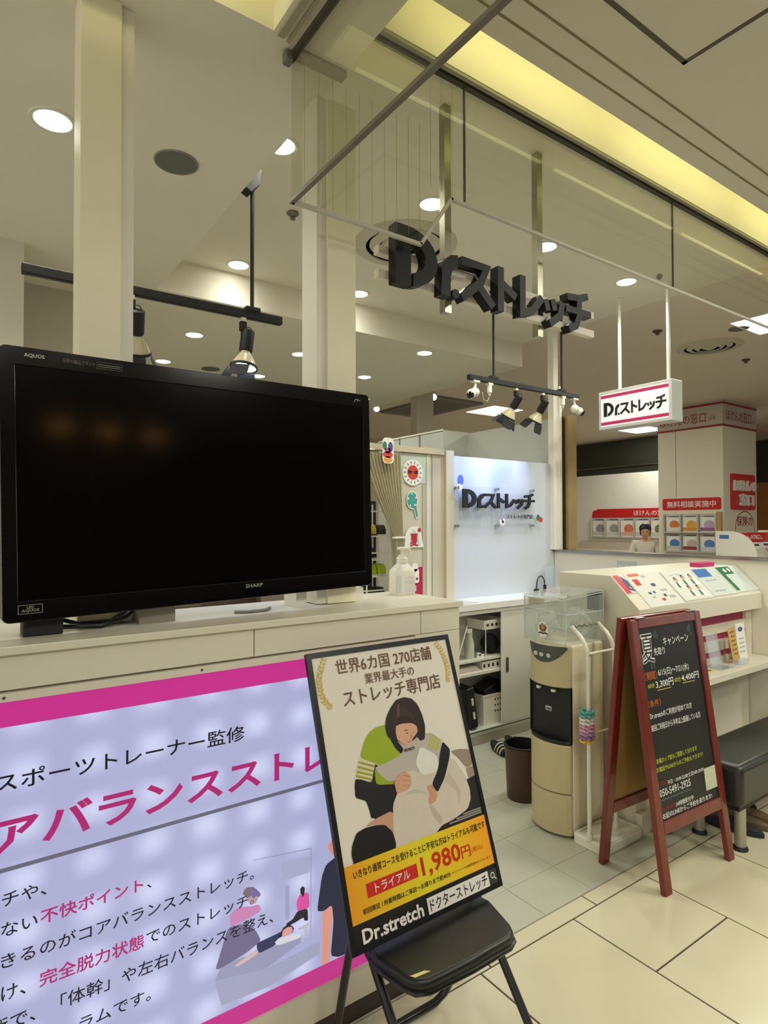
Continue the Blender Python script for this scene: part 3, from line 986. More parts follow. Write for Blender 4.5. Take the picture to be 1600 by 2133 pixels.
MB().tube([(0.72, 1.83, CZ + 0.006), (0.76, 1.815, CZ + 0.005), (0.82, 1.82, CZ + 0.005), (0.85, 1.85, CZ + 0.006)], 0.005).build('cable', mat('grey_cable', (130, 124, 110), 0.5), tv, smooth=True)

# ================================================================== HAND SANITISER
hs = thing('sanitizer_bottle', 'white pump bottle of hand sanitizer on the counter beside the television', 'bottle', (1.462, 1.93, CZ))
cx, cy = 1.462, 1.945
b = MB()
pts = [(0.052, 0.0), (0.055, 0.004), (0.055, 0.085), (0.050, 0.098), (0.024, 0.122), (0.022, 0.126)]
n = 24
vs, fs = [], []
for r, z in pts:
    for k in range(n):
        a = 2 * pi * k / n
        c_, s_ = cos(a), sin(a)
        q = (abs(c_) ** 4 + abs(s_) ** 4) ** (-0.25)
        vs.append((cx + c_ * q * r * 0.95, cy + s_ * q * r * 0.6, CZ + z))
for i in range(len(pts) - 1):
    for k in range(n):
        fs.append((i * n + k, i * n + (k + 1) % n, (i + 1) * n + (k + 1) % n, (i + 1) * n + k))
fs += [tuple(range(n - 1, -1, -1)), tuple(range((len(pts) - 1) * n, len(pts) * n))]
b.add(vs, fs).build('bottle_body', WHITE, hs, smooth=True)
MB().lathe([(0.023, 0.125), (0.023, 0.143), (0.017, 0.147), (0.016, 0.155), (0.006, 0.157), (0.006, 0.178)], (cx, cy, CZ), n=20).build('pump_collar', WHITE, hs, smooth=True)
pb = MB().box(cx - 0.020, cx + 0.035, cy - 0.008, cy + 0.008, CZ + 0.176, CZ + 0.187)
pb.bar((cx + 0.032, cy, CZ + 0.186), (cx + 0.046, cy, CZ + 0.156), 0.011, 0.010)
pb.build('pump_head', WHITE, hs, bevel=0.003)
lab = MB()
LF = FRONT(cy - 0.0335)
for (x0, x1, z0, z1, c_) in ((-0.050, -0.028, 0.01, 0.075, (204, 206, 212)), (-0.010, 0.045, 0.012, 0.034, (216, 217, 218)), (-0.010, 0.040, 0.042, 0.056, (212, 212, 214)), (-0.010, 0.030, 0.062, 0.072, (216, 217, 218))):
    MB().flat([(cx + x0, CZ + z0), (cx + x1, CZ + z0), (cx + x1, CZ + z1), (cx + x0, CZ + z1)], LF, 0.0004).build('label_print', mat('bottle_label_%d' % c_[0], c_, 0.5, var=0.2, scale=200), hs)

# ================================================================== FOLDING CHAIR USED AS EASEL
SZ = 0.43
fc = thing('folding_chair', 'black folding chair holding the advertising poster in front of the light box', 'chair', (1.14, 1.30, 0))
VINYL = mat('black_vinyl', (20, 21, 19), 0.38, var=0.12, scale=40, bump=0.05)
CHB = mat('chair_tube_black', (16, 16, 17), 0.3)
seat = [(0.935, 1.415), (0.925, 1.36), (0.945, 1.250), (0.958, 1.222), (0.990, 1.206), (1.130, 1.198), (1.275, 1.200), (1.303, 1.213), (1.320, 1.243), (1.350, 1.355), (1.340, 1.415)]
SM = frame((0, 0, SZ), (1, 0, 0), (0, 1, 0))
MB().prism(seat, SM, -0.034, 0.0).build('seat', VINYL, fc, bevel=0.012, seg=4, smooth=True)
so = MB().tube([(p[0], p[1], SZ - 0.030) for p in seat], 0.007, closed=True)
so.build('seat_rim', CHB, fc, smooth=True)
MB().prism([(0.958, 1.246), (1.000, 1.2395), (1.012, 1.229), (0.966, 1.234)], SM, 0.0003, 0.0012).build('torn_patch', mat('torn_foam', (212, 204, 120), 0.8), fc)
for x0, x1 in ((0.940, 0.950), (1.345, 1.350)):
    fl_ = MB().tube([(x0 + (0.02 if x0 < 1.1 else -0.02), 1.63, 0.80), (x0, 1.50, 0.56), (x0, 1.385, 0.39), (x1, 1.16, 0.10), (x1, 1.075, 0.012)], 0.0125, n=10)
    fl_.build('front_leg', CHB, fc, smooth=True)
    MB().cyl((x1, 1.078, 0.0), (x1, 1.082, 0.025), 0.015, n=12).build('foot_cap', CHB, fc)
MB().tube([(0.905, 1.44, 0.44), (0.903, 1.53, 0.09), (0.912, 1.548, 0.040), (0.95, 1.556, 0.016), (1.30, 1.556, 0.016), (1.335, 1.549, 0.038), (1.350, 1.53, 0.09), (1.350, 1.45, 0.40)], 0.012, n=10).build('rear_frame', CHB, fc, smooth=True)

# ================================================================== POSTER BOARD
PO = frame((0.858, 1.365, 0.447), (1, 0, 0), (0, 0.255, 0.743))
PW, PH = 0.556, 0.787
pt = thing('poster_board', 'black framed advertising poster leaning on the folding chair, two people stretching', 'poster', (1.136, 1.37, 0.43))
PO0 = frame((0.858, 1.365, 0.447), (1, 0, 0), (0, 0.255, 0.743))
ring(rrect(0, 0, PW, PH, 0.002, 1), rrect(0.016, 0.014, PW - 0.013, PH - 0.016, 0.001, 1), PO, -0.010, 0.004).build('frame', mat('poster_frame', (20, 22, 24), 0.35), pt)
MB().prism([(0.004, 0.004), (PW - 0.004, 0.004), (PW - 0.004, PH - 0.004), (0.004, PH - 0.004)], PO, -0.012, 0.0).build('backing_board', mat('poster_paper', (226, 218, 206), 0.4, var=0.02), pt)
MB().flat([(0.015, 0.013), (PW - 0.012, 0.013), (PW - 0.012, 0.0675), (0.015, 0.0675)], PO, 0.0004).build('black_band', mat('poster_black', (30, 28, 24), 0.4), pt)


def orange():
    m = bpy.data.materials.new('poster_orange_band')
    m.use_nodes = True
    nt = m.node_tree
    b = nt.nodes['Principled BSDF']
    tc = nt.nodes.new('ShaderNodeTexCoord')
    sp = nt.nodes.new('ShaderNodeSeparateXYZ')
    nt.links.new(tc.outputs['Generated'], sp.inputs[0])
    cr_ = nt.nodes.new('ShaderNodeValToRGB')
    e = cr_.color_ramp.elements
    e[0].position, e[0].color = 0.0, (*lin((228, 152, 30)), 1)
    e[1].position, e[1].color = 1.0, (*lin((240, 158, 30)), 1)
    for p, c in ((0.3, (226, 190, 34)), (0.5, (222, 206, 38)), (0.75, (232, 190, 32))):
        k = e.new(p)
        k.color = (*lin(c), 1)
    nt.links.new(sp.outputs['X'], cr_.inputs[0])
    nt.links.new(cr_.outputs[0], b.inputs['Base Color'])
    b.inputs['Roughness'].default_value = 0.4
    return m


pics(PO, (
    ('figure_underlayer', (30, 29, 30), [(0.13, 0.45), (0.18, 0.44), (0.20, 0.40), (0.25, 0.38), (0.24, 0.33), (0.21, 0.30), (0.15, 0.29), (0.13, 0.31), (0.12, 0.36), (0.10, 0.38)]),
    ('figure_underlayer', (186, 176, 166), [(0.20, 0.52), (0.27, 0.54), (0.36, 0.50), (0.42, 0.47), (0.42, 0.40), (0.34, 0.38), (0.22, 0.38), (0.18, 0.42)]),
    ('figure_underlayer', (206, 194, 180), [(0.24, 0.37), (0.40, 0.40), (0.46, 0.38), (0.50, 0.30), (0.47, 0.24), (0.22, 0.23)]),
    ('figure_legs', (150, 134, 116), [(0.4628, 0.4183), (0.4999, 0.4173), (0.543, 0.408), (0.543, 0.360), (0.5131, 0.3566), (0.4865, 0.3934)]),
    ('figure_legs', (160, 142, 124), [(0.5101, 0.3573), (0.543, 0.356), (0.543, 0.330), (0.5145, 0.3202)]),
    ('figure_mat', (34, 34, 32), [(0.500, 0.322), (0.543, 0.328), (0.543, 0.20), (0.34, 0.205), (0.3416, 0.2213), (0.4206, 0.2332), (0.4853, 0.2461), (0.5034, 0.2845)]),
    ('figure_shirt', (152, 170, 36), [(0.2349, 0.5434), (0.197, 0.542), (0.1682, 0.5307), (0.1482, 0.5099), (0.1244, 0.4701), (0.1748, 0.4432), (0.1909, 0.4336), (0.2606, 0.4454), (0.2726, 0.4492), (0.2452, 0.4948), (0.2396, 0.517)]),
    ('figure_shirt', (186, 176, 166), [(0.1909, 0.4336), (0.2721, 0.4472), (0.2913, 0.4686), (0.3245, 0.4769), (0.3469, 0.4746), (0.3802, 0.49), (0.4056, 0.4851), (0.4393, 0.4541), (0.4167, 0.4169), (0.3377, 0.4506), (0.3185, 0.4205), (0.3053, 0.4024), (0.2604, 0.3999), (0.2402, 0.3839), (0.2131, 0.3821), (0.1867, 0.4042), (0.1697, 0.4322)]),
    ('figure_shirt', (146, 164, 36), [(0.1697, 0.4322), (0.1867, 0.4042), (0.2131, 0.3821), (0.2317, 0.3819), (0.2268, 0.3729), (0.1713, 0.3818), (0.1628, 0.3898)]),
    ('figure_sleeve', (214, 206, 170), [(0.124, 0.4682), (0.1744, 0.4413), (0.1623, 0.4218), (0.1511, 0.3945), (0.099, 0.4202), (0.1092, 0.4455)]),
    ('sleeve_stripe', (150, 156, 60), [(0.12, 0.4611), (0.172, 0.4377), (0.1697, 0.4322), (0.1164, 0.4559)]),
    ('sleeve_stripe', (150, 156, 60), [(0.114, 0.4492), (0.1657, 0.4258), (0.1631, 0.4208), (0.1108, 0.4436)]),
    ('sleeve_stripe', (150, 156, 60), [(0.1086, 0.4377), (0.1602, 0.415), (0.1581, 0.41), (0.1054, 0.4321)]),
    ('sleeve_stripe', (150, 156, 60), [(0.1029, 0.4272), (0.1553, 0.4042), (0.1531, 0.3992), (0.1004, 0.4223)]),
    ('sleeve_stripe', (176, 184, 60), [(0.4016, 0.4814), (0.409, 0.4822), (0.3846, 0.4453), (0.3779, 0.4488)]),
    ('sleeve_stripe', (176, 184, 60), [(0.4145, 0.4736), (0.4204, 0.4689), (0.3953, 0.4366), (0.3889, 0.4414)]),
    ('sleeve_stripe', (176, 184, 60), [(0.4255, 0.4635), (0.4315, 0.4587), (0.406, 0.4278), (0.4001, 0.4325)]),
    ('figure_neckline', (24, 24, 26), [(0.2422, 0.5165), (0.2657, 0.4886), (0.284, 0.4616), (0.2726, 0.4492), (0.2551, 0.4675), (0.2426, 0.4953)]),
    ('figure_arm', (28, 28, 30), [(0.0986, 0.4184), (0.1511, 0.3945), (0.1643, 0.4193), (0.1644, 0.3854), (0.2268, 0.3729), (0.2319, 0.3495), (0.2248, 0.3312), (0.2103, 0.315), (0.2065, 0.3101), (0.1724, 0.2973), (0.1532, 0.3023), (0.1283, 0.303), (0.1264, 0.3399), (0.1194, 0.3532), (0.0882, 0.3685), (0.092, 0.3985)]),
    ('figure_nape', (196, 150, 122), [(0.1053, 0.2882), (0.1216, 0.2953), (0.1424, 0.2993), (0.2056, 0.3064), (0.1942, 0.2415), (0.1858, 0.2668), (0.1491, 0.2842)]),
    ('figure_body', (206, 194, 180), [(0.2309, 0.3457), (0.2822, 0.3991), (0.3086, 0.3933), (0.3258, 0.3727), (0.3453, 0.339), (0.3735, 0.3156), (0.4317, 0.3745), (0.4573, 0.3995), (0.4769, 0.3822), (0.5008, 0.3373), (0.5088, 0.2919), (0.503, 0.2631), (0.4834, 0.2402), (0.4183, 0.2255), (0.3704, 0.2218), (0.3396, 0.205), (0.2461, 0.205), (0.194, 0.205), (0.1945, 0.2491), (0.2087, 0.3194)]),
    ('figure_fold', (186, 172, 158), [(0.337, 0.2873), (0.3487, 0.2885), (0.3801, 0.2355), (0.365, 0.2232), (0.3446, 0.2528)]),
    ('figure_fold', (190, 178, 164), [(0.25, 0.335), (0.30, 0.345), (0.345, 0.315), (0.30, 0.332)]),
    ('figure_fold', (190, 178, 164), [(0.41, 0.34), (0.44, 0.36), (0.47, 0.30), (0.45, 0.25), (0.455, 0.30)]),
    ('figure_patch', (222, 220, 212), [(0.348, 0.4571), (0.4025, 0.4198), (0.4069, 0.3929), (0.389, 0.3711), (0.3317, 0.3734), (0.3164, 0.4125)]),
    ('figure_arm', (26, 27, 30), [(0.4393, 0.4541), (0.4617, 0.4251), (0.4556, 0.4043), (0.418, 0.3475), (0.3785, 0.3123), (0.3632, 0.3411), (0.3996, 0.3773), (0.4167, 0.4169)]),
    ('figure_hand', (206, 156, 128), [(0.2273, 0.3748), (0.2421, 0.3917), (0.2717, 0.4015), (0.2918, 0.3825), (0.289, 0.3604), (0.2746, 0.3474), (0.2305, 0.3438)]),
    ('figure_finger', (182, 132, 106), [(0.262, 0.392), (0.288, 0.381), (0.2875, 0.379), (0.262, 0.389)]),
    ('figure_finger', (182, 132, 106), [(0.258, 0.378), (0.287, 0.370), (0.2865, 0.368), (0.258, 0.3755)]),
    ('figure_finger', (182, 132, 106), [(0.256, 0.364), (0.284, 0.358), (0.2835, 0.356), (0.256, 0.3615)]),
    ('figure_hand', (200, 148, 120), [(0.3399, 0.3402), (0.3632, 0.3411), (0.3779, 0.3104), (0.367, 0.2922), (0.3397, 0.2867), (0.3375, 0.2995), (0.3481, 0.3175)]),
    ('figure_hair', (44, 30, 28), [(0.3212, 0.6114), (0.3508, 0.6021), (0.3689, 0.5811), (0.3791, 0.5479), (0.3824, 0.5116), (0.3712, 0.4742), (0.3518, 0.4715), (0.3441, 0.486), (0.325, 0.479), (0.2896, 0.4732), (0.2657, 0.4886), (0.2457, 0.4968), (0.2331, 0.5077), (0.2304, 0.5357), (0.2403, 0.5617), (0.2614, 0.5861), (0.289, 0.6078)]),
    ('figure_face', (214, 164, 136), [(0.2708, 0.5324), (0.2937, 0.5347), (0.3323, 0.5297), (0.3494, 0.5178), (0.349, 0.5003), (0.3266, 0.4851), (0.3089, 0.4714), (0.2918, 0.4706), (0.2779, 0.4819), (0.2667, 0.4926), (0.2658, 0.512)]),
    ('figure_brow', (60, 40, 34), [(0.300, 0.514), (0.314, 0.513), (0.314, 0.511), (0.300, 0.5115)]),
    ('figure_eye', (40, 28, 26), [(0.301, 0.506), (0.313, 0.504), (0.308, 0.5015)]),
    ('figure_eye', (40, 28, 26), [(0.327, 0.503), (0.337, 0.503), (0.332, 0.5005)]),
    ('figure_nose', (186, 130, 104), [(0.322, 0.502), (0.3255, 0.487), (0.316, 0.486)]),
    ('figure_mouth', (170, 92, 84), [(0.300, 0.4795), (0.314, 0.4785), (0.308, 0.4755)]),
    ('figure_fringe', (60, 40, 36), [(0.270, 0.535), (0.292, 0.560), (0.330, 0.548), (0.3494, 0.520), (0.345, 0.555), (0.31, 0.585), (0.275, 0.575), (0.258, 0.545)]),
    ('figure_shine', (96, 64, 58), [(0.285, 0.585), (0.30, 0.597), (0.292, 0.560), (0.282, 0.552)]),
    ('figure_hair', (26, 24, 26), [(0.0494, 0.203), (0.0466, 0.2332), (0.053, 0.2532), (0.073, 0.2807), (0.1031, 0.2857), (0.1421, 0.2829), (0.1707, 0.2753), (0.191, 0.2526), (0.1962, 0.2206), (0.190, 0.203)]),
), pt, 0.0006)
MB().flat([(0.015, 0.0675), (PW - 0.012, 0.0675), (PW - 0.012, 0.2085), (0.015, 0.2085)], PO, 0.0026).build('price_band', orange(), pt)
MB().flat([(0.0750, 0.1162), (0.2515, 0.1162), (0.2515, 0.1512), (0.0750, 0.1512)], PO, 0.0030).build('red_box', mat('poster_red', (200, 40, 34), 0.4), pt)
MB().flat([(0.2635, 0.014), (0.5065, 0.014), (0.5065, 0.0555), (0.2635, 0.0555)], PO, 0.0030).build('search_box', mat('poster_white', (228, 222, 216), 0.4), pt)
MB().flat([(0.5090, 0.015), (0.5420, 0.015), (0.5420, 0.0548), (0.5090, 0.0548)], PO, 0.0030).build('search_button', mat('poster_grey', (58, 58, 54), 0.4), pt)
PWH = mat('poster_white', (228, 222, 216), 0.4)
mg = MB().prism(arc(0.5235, 0.0385, 0.0085, 0.0085, 0, 360, 20)[:-1], PO, 0.0031, 0.0034)
ring(arc(0.5235, 0.0385, 0.0085, 0.0085, 0, 342, 19), arc(0.5235, 0.0385, 0.006, 0.006, 0, 342, 19), PO, 0.0032, 0.0036).build('search_icon', PWH, pt)
MB().flat(stroke([(0.529, 0.0325), (0.5355, 0.025)], 0.003), PO, 0.0036).build('search_icon', PWH, pt)
PBR = mat('poster_brown_ink', (104, 70, 50), 0.4)
txt('世界6カ国 270店舗', PO, 0.094, 0.712, 0.466, 0.757, PBR, pt, 0.0012, bold=0.010)
txt('業界最大手の', PO, 0.189, 0.671, 0.382, 0.703, PBR, pt, 0.0012, bold=0.006)
txt('ストレッチ専門店', PO, 0.102, 0.616, 0.480, 0.664, PBR, pt, 0.0012, bold=0.010)
txt('いきなり通常コースを受けることに不安な方はトライアルも可能です', PO, 0.041, 0.172, 0.536, 0.193, INK, pt, 0.0032, bold=0.012)
txt('トライアル', PO, 0.102, 0.122, 0.223, 0.145, PWH, pt, 0.0034, bold=0.012)
PRD = mat('poster_red_ink', (196, 44, 20), 0.4)
txt('1,980', PO, 0.266, 0.104, 0.418, 0.162, PRD, pt, 0.0032, bold=0.022)
txt('円', PO, 0.421, 0.113, 0.458, 0.146, PRD, pt, 0.0032, bold=0.01)
txt('(税込)', PO, 0.463, 0.117, 0.508, 0.134, PRD, pt, 0.0032)
txt('初回限定 / 所要時間はご来店～お帰りまで約40分', PO, 0.053, 0.083, 0.366, 0.097, INK, pt, 0.0032, bold=0.012)
txt('※ストレッチ体験時間30分となります', PO, 0.372, 0.086, 0.532, 0.093, INK, pt, 0.0032)
txt('Dr.stretch', PO, 0.040, 0.017, 0.247, 0.052, PWH, pt, 0.0030, bold=0.028)
txt('ドクターストレッチ', PO, 0.272, 0.0185, 0.499, 0.050, INK, pt, 0.0034, bold=0.016)
txt('stretch', PO, 0.284, 0.452, 0.325, 0.464, INK, pt, 0.0025, bold=0.02, name='shirt_print')
for k in range(3):
    MB().flat([(0.40 + 0.03 * k, 0.2165 + 0.006 * k), (0.535, 0.2165 + 0.006 * k), (0.535, 0.2205 + 0.006 * k), (0.40 + 0.03 * k, 0.2205 + 0.006 * k)], PO, 0.0025).build('small_print', mat('poster_small_print', (150, 146, 140), 0.5), pt)
LAU = mat('laurel_gold', (206, 172, 52), 0.4, var=0.15, scale=40)
for Lp, sgn in (([(0.0558, 0.7584), (0.0443, 0.7377), (0.0358, 0.7191), (0.0313, 0.7001), (0.0313, 0.6806), (0.0342, 0.6607), (0.0419, 0.6423), (0.0543, 0.6273), (0.0676, 0.6165)], 1),
                ([(0.4997, 0.7585), (0.5111, 0.7392), (0.5185, 0.7178), (0.5227, 0.6969), (0.5236, 0.6766), (0.5212, 0.6567), (0.5156, 0.6375), (0.5063, 0.6215)], -1)):
    for i in range(len(Lp) - 1):
        for f_ in (0.0, 0.5):
            p = Vector(Lp[i]).lerp(Vector(Lp[i + 1]), f_)
            d = (Vector(Lp[i]) - Vector(Lp[i + 1])).normalized()
            for sd in (-1, 1):
                a = Vector((-d.y, d.x)) * sd
                e = (d + a * 0.9).normalized()
                q = Vector((-e.y, e.x))
                L_ = 0.016
                MB().flat([tuple(p), tuple(p + e * L_ * 0.5 + q * 0.0035), tuple(p + e * L_), tuple(p + e * L_ * 0.5 - q * 0.0035)], PO, 0.0012 + 0.00005 * (sd + 1)).build('laurel_leaf', LAU, pt)

# ================================================================== TRACK LIGHTING
def track(x0, x1, y, z, label, rods, ztop):
    t = thing('light_track', label, 'light track', ((x0 + x1) / 2, y, z))
    MB().box(x0, x1, y - 0.017, y + 0.017, z - 0.018, z + 0.018).build('rail', BLACKM, t, bevel=0.003)
    MB().box(x0 + 0.02, x1 - 0.02, y - 0.008, y + 0.008, z - 0.020, z - 0.0175).build('conductor_slot', DARKG, t)
    for rx in rods:
        MB().cyl((rx, y, z + 0.02), (rx, y, ztop), 0.009, n=10).build('hanging_rod', BLACKM, t, smooth=True)
        MB().box(rx - 0.035, rx + 0.035, y - 0.02, y + 0.02, z + 0.014, z + 0.036).build('rod_clamp', BLACKM, t, bevel=0.004)
        MB().lathe([(0.012, -0.09), (0.03, -0.06), (0.034, 0)], (rx, y, ztop), n=16).build('canopy', BLACKM, t, smooth=True)
    return t


T1Y, T1Z, T2Y, T2Z = 2.60, 2.525, 3.10, 2.592
tr1 = track(0.20, 1.250, T1Y, T1Z, 'black light track hanging behind the white posts above the television', (1.105,), ZH)
MB_ = MB().prism([(1.058, 3.09), (1.090, 3.075), (1.13, 3.12), (1.14, 3.20), (1.11, 3.23), (1.058, 3.17)], FRONT(2.585), -0.045, 0.015)
MB_.build('rod_bracket', BLACKM, tr1, bevel=0.003)
track(2.910, 4.105, T2Y, T2Z, 'black light track hanging below the big sign in front of the reception panel', (3.155, 3.907), ZH)

PARC = mat('par_lamp_glass', (206, 196, 160), 0.25, var=0.1)
BLUEW = emit('par_lamp_rim', (214, 226, 255), 9.0, base=0.8)


def spot(x, y, z, d, label, power, doors=(0, 1, 2, 3), group='black track spotlights with barn doors', twist=0.3):
    """x,y,z: underside of the track; d: aiming direction"""
    d = Vector(d).normalized()
    t = thing('track_spotlight', label, 'spotlight', (x, y, z), group=group)
    MB().box(x - 0.011, x + 0.011, y - 0.011, y + 0.011, z - 0.018, z).build('contact_block', WHITE, t)
    MB().box(x - 0.014, x + 0.014, y - 0.014, y + 0.014, z - 0.06, z - 0.018).build('adapter', BLACKM, t, bevel=0.003)
    p = Vector((x + 0.022, y, z - 0.075))
    MB().bar((x, y, z - 0.055), (x, y, z - 0.10), 0.016, 0.02, (0, 1, 0)).build('yoke', BLACKM, t, bevel=0.002)
    a = d.orthogonal().normalized()
    ex = (Vector((1, 0, 0)) - d * d.x).normalized()
    ey = d.cross(ex)
    M = Matrix.Identity(4)
    for i in range(3):
        M[i][0], M[i][1], M[i][2], M[i][3] = ex[i], ey[i], d[i], p[i]
    M = M @ Matrix.Rotation(twist, 4, 'Z')
    MB().lathe([(0.024, -0.02), (0.030, -0.016), (0.030, 0.075), (0.026, 0.082)], n=20, M=M).build('lamp_holder', BLACKM, t, smooth=True)
    MB().tube([M @ Vector((0.016 * cos(q), 0.0, -0.02 - 0.018 * sin(q))) for q in [pi * i / 8 for i in range(9)]], 0.002, n=6).build('safety_loop', BLACKM, t)
    MB().lathe([(0.022, 0.080), (0.024, 0.090), (0.040, 0.115), (0.054, 0.140), (0.058, 0.150)], n=24, M=M).build('reflector_lamp', PARC, t, smooth=True)
    MB().lathe([(0.0585, 0.148), (0.062, 0.150), (0.062, 0.160), (0.055, 0.160)], n=24, M=M, cap=False).build('barn_ring', BLACKM, t, smooth=True)
    MB().lathe([(1e-5, 0.154), (0.056, 0.154)], n=24, M=M).build('lens', BLUEW, t)
    for k in doors:
        Mk = M @ Matrix.Rotation(k * pi / 2, 4, 'Z')
        Md = Mk @ Matrix.Translation((0.056, 0, 0.163)) @ Matrix.Rotation(radians(28), 4, 'Y')
        MB().prism([(-0.040, 0.002), (0.040, 0.002), (0.040, 0.062), (0.030, 0.072), (-0.030, 0.072), (-0.040, 0.062)],
                   Md @ frame((0, 0, 0), (0, 1, 0), (0, 0, 1)), -0.001, 0.001).build('barn_door', BLACKM, t)
    if power:
        s = bpy.data.lights.new('par_lamp', 'SPOT')
        s.energy, s.color, s.spot_size, s.spot_blend, s.shadow_soft_size = power, (0.30, 0.48, 1.0), radians(95), 0.8, 0.04
        so_ = bpy.data.objects.new('par_lamp', s)
        q = M @ Vector((0, 0, 0.165))
        so_.location = q
        so_.rotation_euler = d.to_track_quat('-Z', 'Y').to_euler()
        COL.objects.link(so_)
    return t


spot(1.062, T1Y, T1Z - 0.018, (-0.16, -0.10, -1), 'track spotlight with glowing white rim above the television', 20, doors=(1, 3, 2), twist=0.6)
spot(0.585, T1Y, T1Z - 0.018, (0.10, 0.55, -0.9), 'track spotlight mostly hidden behind the left white post', 20, twist=0.2)
spot(3.388, T2Y, T2Z - 0.018, (-0.25, 0.60, -1), 'left one of two barn-door spotlights before the reception panel', 13, twist=0.5)
spot(3.682, T2Y, T2Z - 0.018, (-0.20, 0.60, -1), 'right one of two barn-door spotlights before the reception panel', 13, twist=0.1)


def camera_lamp(x, s, label):
    t = thing('security_camera', label, 'camera', (x, T2Y, T2Z), group='white twin-ball cameras on the light track')
    MB().box(x - 0.03, x + 0.03, T2Y - 0.02, T2Y + 0.02, T2Z - 0.032, T2Z - 0.018).build('clamp', WHITE, t, bevel=0.003)
    MB().tube([(x, T2Y, T2Z - 0.03), (x, T2Y, T2Z - 0.06), (x + 0.01 * s, T2Y, T2Z - 0.075)], 0.009).build('arm', WHITE, t, smooth=True)
    MB().ball((x + 0.005 * s, T2Y, T2Z - 0.10), 0.034).build('body', WHITE, t, smooth=True)
    MB().ball((x + 0.05 * s, T2Y - 0.01, T2Z - 0.115), 0.031).build('head', WHITE, t, smooth=True)
    MB().cyl((x + 0.066 * s, T2Y - 0.020, T2Z - 0.128), (x + 0.076 * s, T2Y - 0.026, T2Z - 0.137), 0.026, 0.020).build('lens_cover', BLACKG, t, smooth=True)


camera_lamp(2.975, -1, 'white twin-ball camera at the left end of the rear light track')
camera_lamp(4.062, 1, 'white twin-ball camera at the right end of the rear light track')
for x, l in ((3.113, 'small white socket adapter under the rear light track, left'), (3.917, 'small white socket adapter under the rear light track, right')):
    t = thing('track_adapter', l, 'adapter', (x, T2Y, T2Z))
    MB().box(x - 0.022, x + 0.022, T2Y - 0.016, T2Y + 0.016, T2Z - 0.032, T2Z - 0.018).build('clip', WHITE, t)
    MB().lathe([(0.017, -0.032), (0.018, -0.085), (0.012, -0.090), (0.008, -0.108)], (x, T2Y, T2Z), n=14).build('plug', WHITE, t, smooth=True)
    MB().tube([(x, T2Y, T2Z - 0.108), (x - 0.02, T2Y, T2Z - 0.15), (x - 0.06, T2Y, T2Z - 0.14), (x - 0.07, T2Y, T2Z - 0.09)], 0.002, n=6).build('cord', WHITE, t)

# ================================================================== BIG HANGING SIGN
sg = thing('hanging_sign', 'large black three-dimensional letters on two white rails hung from the ceiling', 'sign', (1.92, 1.85, 2.46))
for x in (1.630, 2.195):
    MB().box(x, x + 0.035, 1.872, 1.905, 2.440, ZH).build('hanger_bar', BRASS, sg)
MB().box(1.277, 2.565, 1.838, 1.871, 2.488, 2.522).build('rail', mat('sign_rail', (232, 224, 206), 0.45), sg, bevel=0.002)
MB().box(1.277, 2.565, 1.838, 1.871, 2.580, 2.612).build('rail', mat('sign_rail', (232, 224, 206), 0.45), sg, bevel=0.002)
logo(FRONT(1.837), 1.322, 2.468, 1.157, 0.222, 0.0, 0.045, mat('sign_letter_black', (17, 18, 17), 0.5, var=0.1, spec=0.3), sg)

# ================================================================== BLADE SIGN
bs = thing('blade_sign', 'small lit white box sign with magenta lines hung from two white rods', 'sign', (4.17, 2.60, 2.30))
MB().box(4.10, 4.24, 2.310, 2.902, 2.297, 2.590).build('housing', mat('sign_housing', (206, 206, 200), 0.4), bs, bevel=0.004)
SF = SIDE(4.0995)
MB().flat([(-2.880, 2.318), (-2.332, 2.318), (-2.332, 2.566), (-2.880, 2.566)], SF, 0.0004).build('face', emit('sign_face', (232, 238, 226), 0.60, base=0.5), bs)
for z in (2.534, 2.328):
    MB().flat([(-2.880, z), (-2.332, z), (-2.332, z + 0.024), (-2.880, z + 0.024)], SF, 0.0012).build('stripe', emit('sign_stripe', (196, 46, 96), 0.35, base=0.6), bs)
logo(SF, -2.857, 2.392, 0.508, 0.108, 0.0010, 0.0018, INK, bs)
for y in (2.372, 2.762):
    MB().cyl((4.17, y, 2.585), (4.17, y, ZH + 0.0), 0.0125, n=14).build('rod', WHITE, bs, smooth=True)
    MB().lathe([(0.014, -0.02), (0.032, -0.006), (0.032, 0)], (4.17, y, ZH), n=16).build('canopy', WHITE, bs, smooth=True)

# ================================================================== RECEPTION: acrylic sign, worktop, cabinet
ac = thing('acrylic_sign', 'clear acrylic panel with black word mark on the reception wall', 'sign', (3.5, 3.41, 1.54))
FA = FRONT(3.405)
MB().prism([(3.072, 1.543), (3.935, 1.543), (3.935, 1.859), (3.072, 1.859)], FA, -0.003, 0.0).build('panel', clear('acrylic', (0.97, 0.98, 0.99), haze=0.03), ac)
logo(FA, 3.124, 1.694, 0.796, 0.142, 0.001, 0.016, INK, ac)
txt('ストレッチ専門店', FA, 3.600, 1.612, 3.912, 1.648, mat('grey_letter', (90, 92, 100), 0.5), ac, 0.001, bold=0.01, depth=0.004)
for x in (3.085, 3.51, 3.922):
    for z in (1.558, 1.846):
        MB().cyl((x, 3.40, z), (x, 3.44, z), 0.010, n=14).build('standoff', STEEL, ac, smooth=True)
WH2 = mat('sticker_white', (236, 234, 228), 0.5)
t = tag(MB().prism(arc(3.141, 1.904, 0.030, 0.042, 0, 345, 23), FRONT(3.4395), 0.0003, 0.002).build('wall_sticker', mat('sticker_blue', (96, 116, 214), 0.5)), 'round blue sticker above the acrylic wall sign', 'sticker')
st = thing('wall_sticker', 'red and green sticker at the lower right corner of the acrylic wall sign', 'sticker', (3.99, 3.40, 1.61))
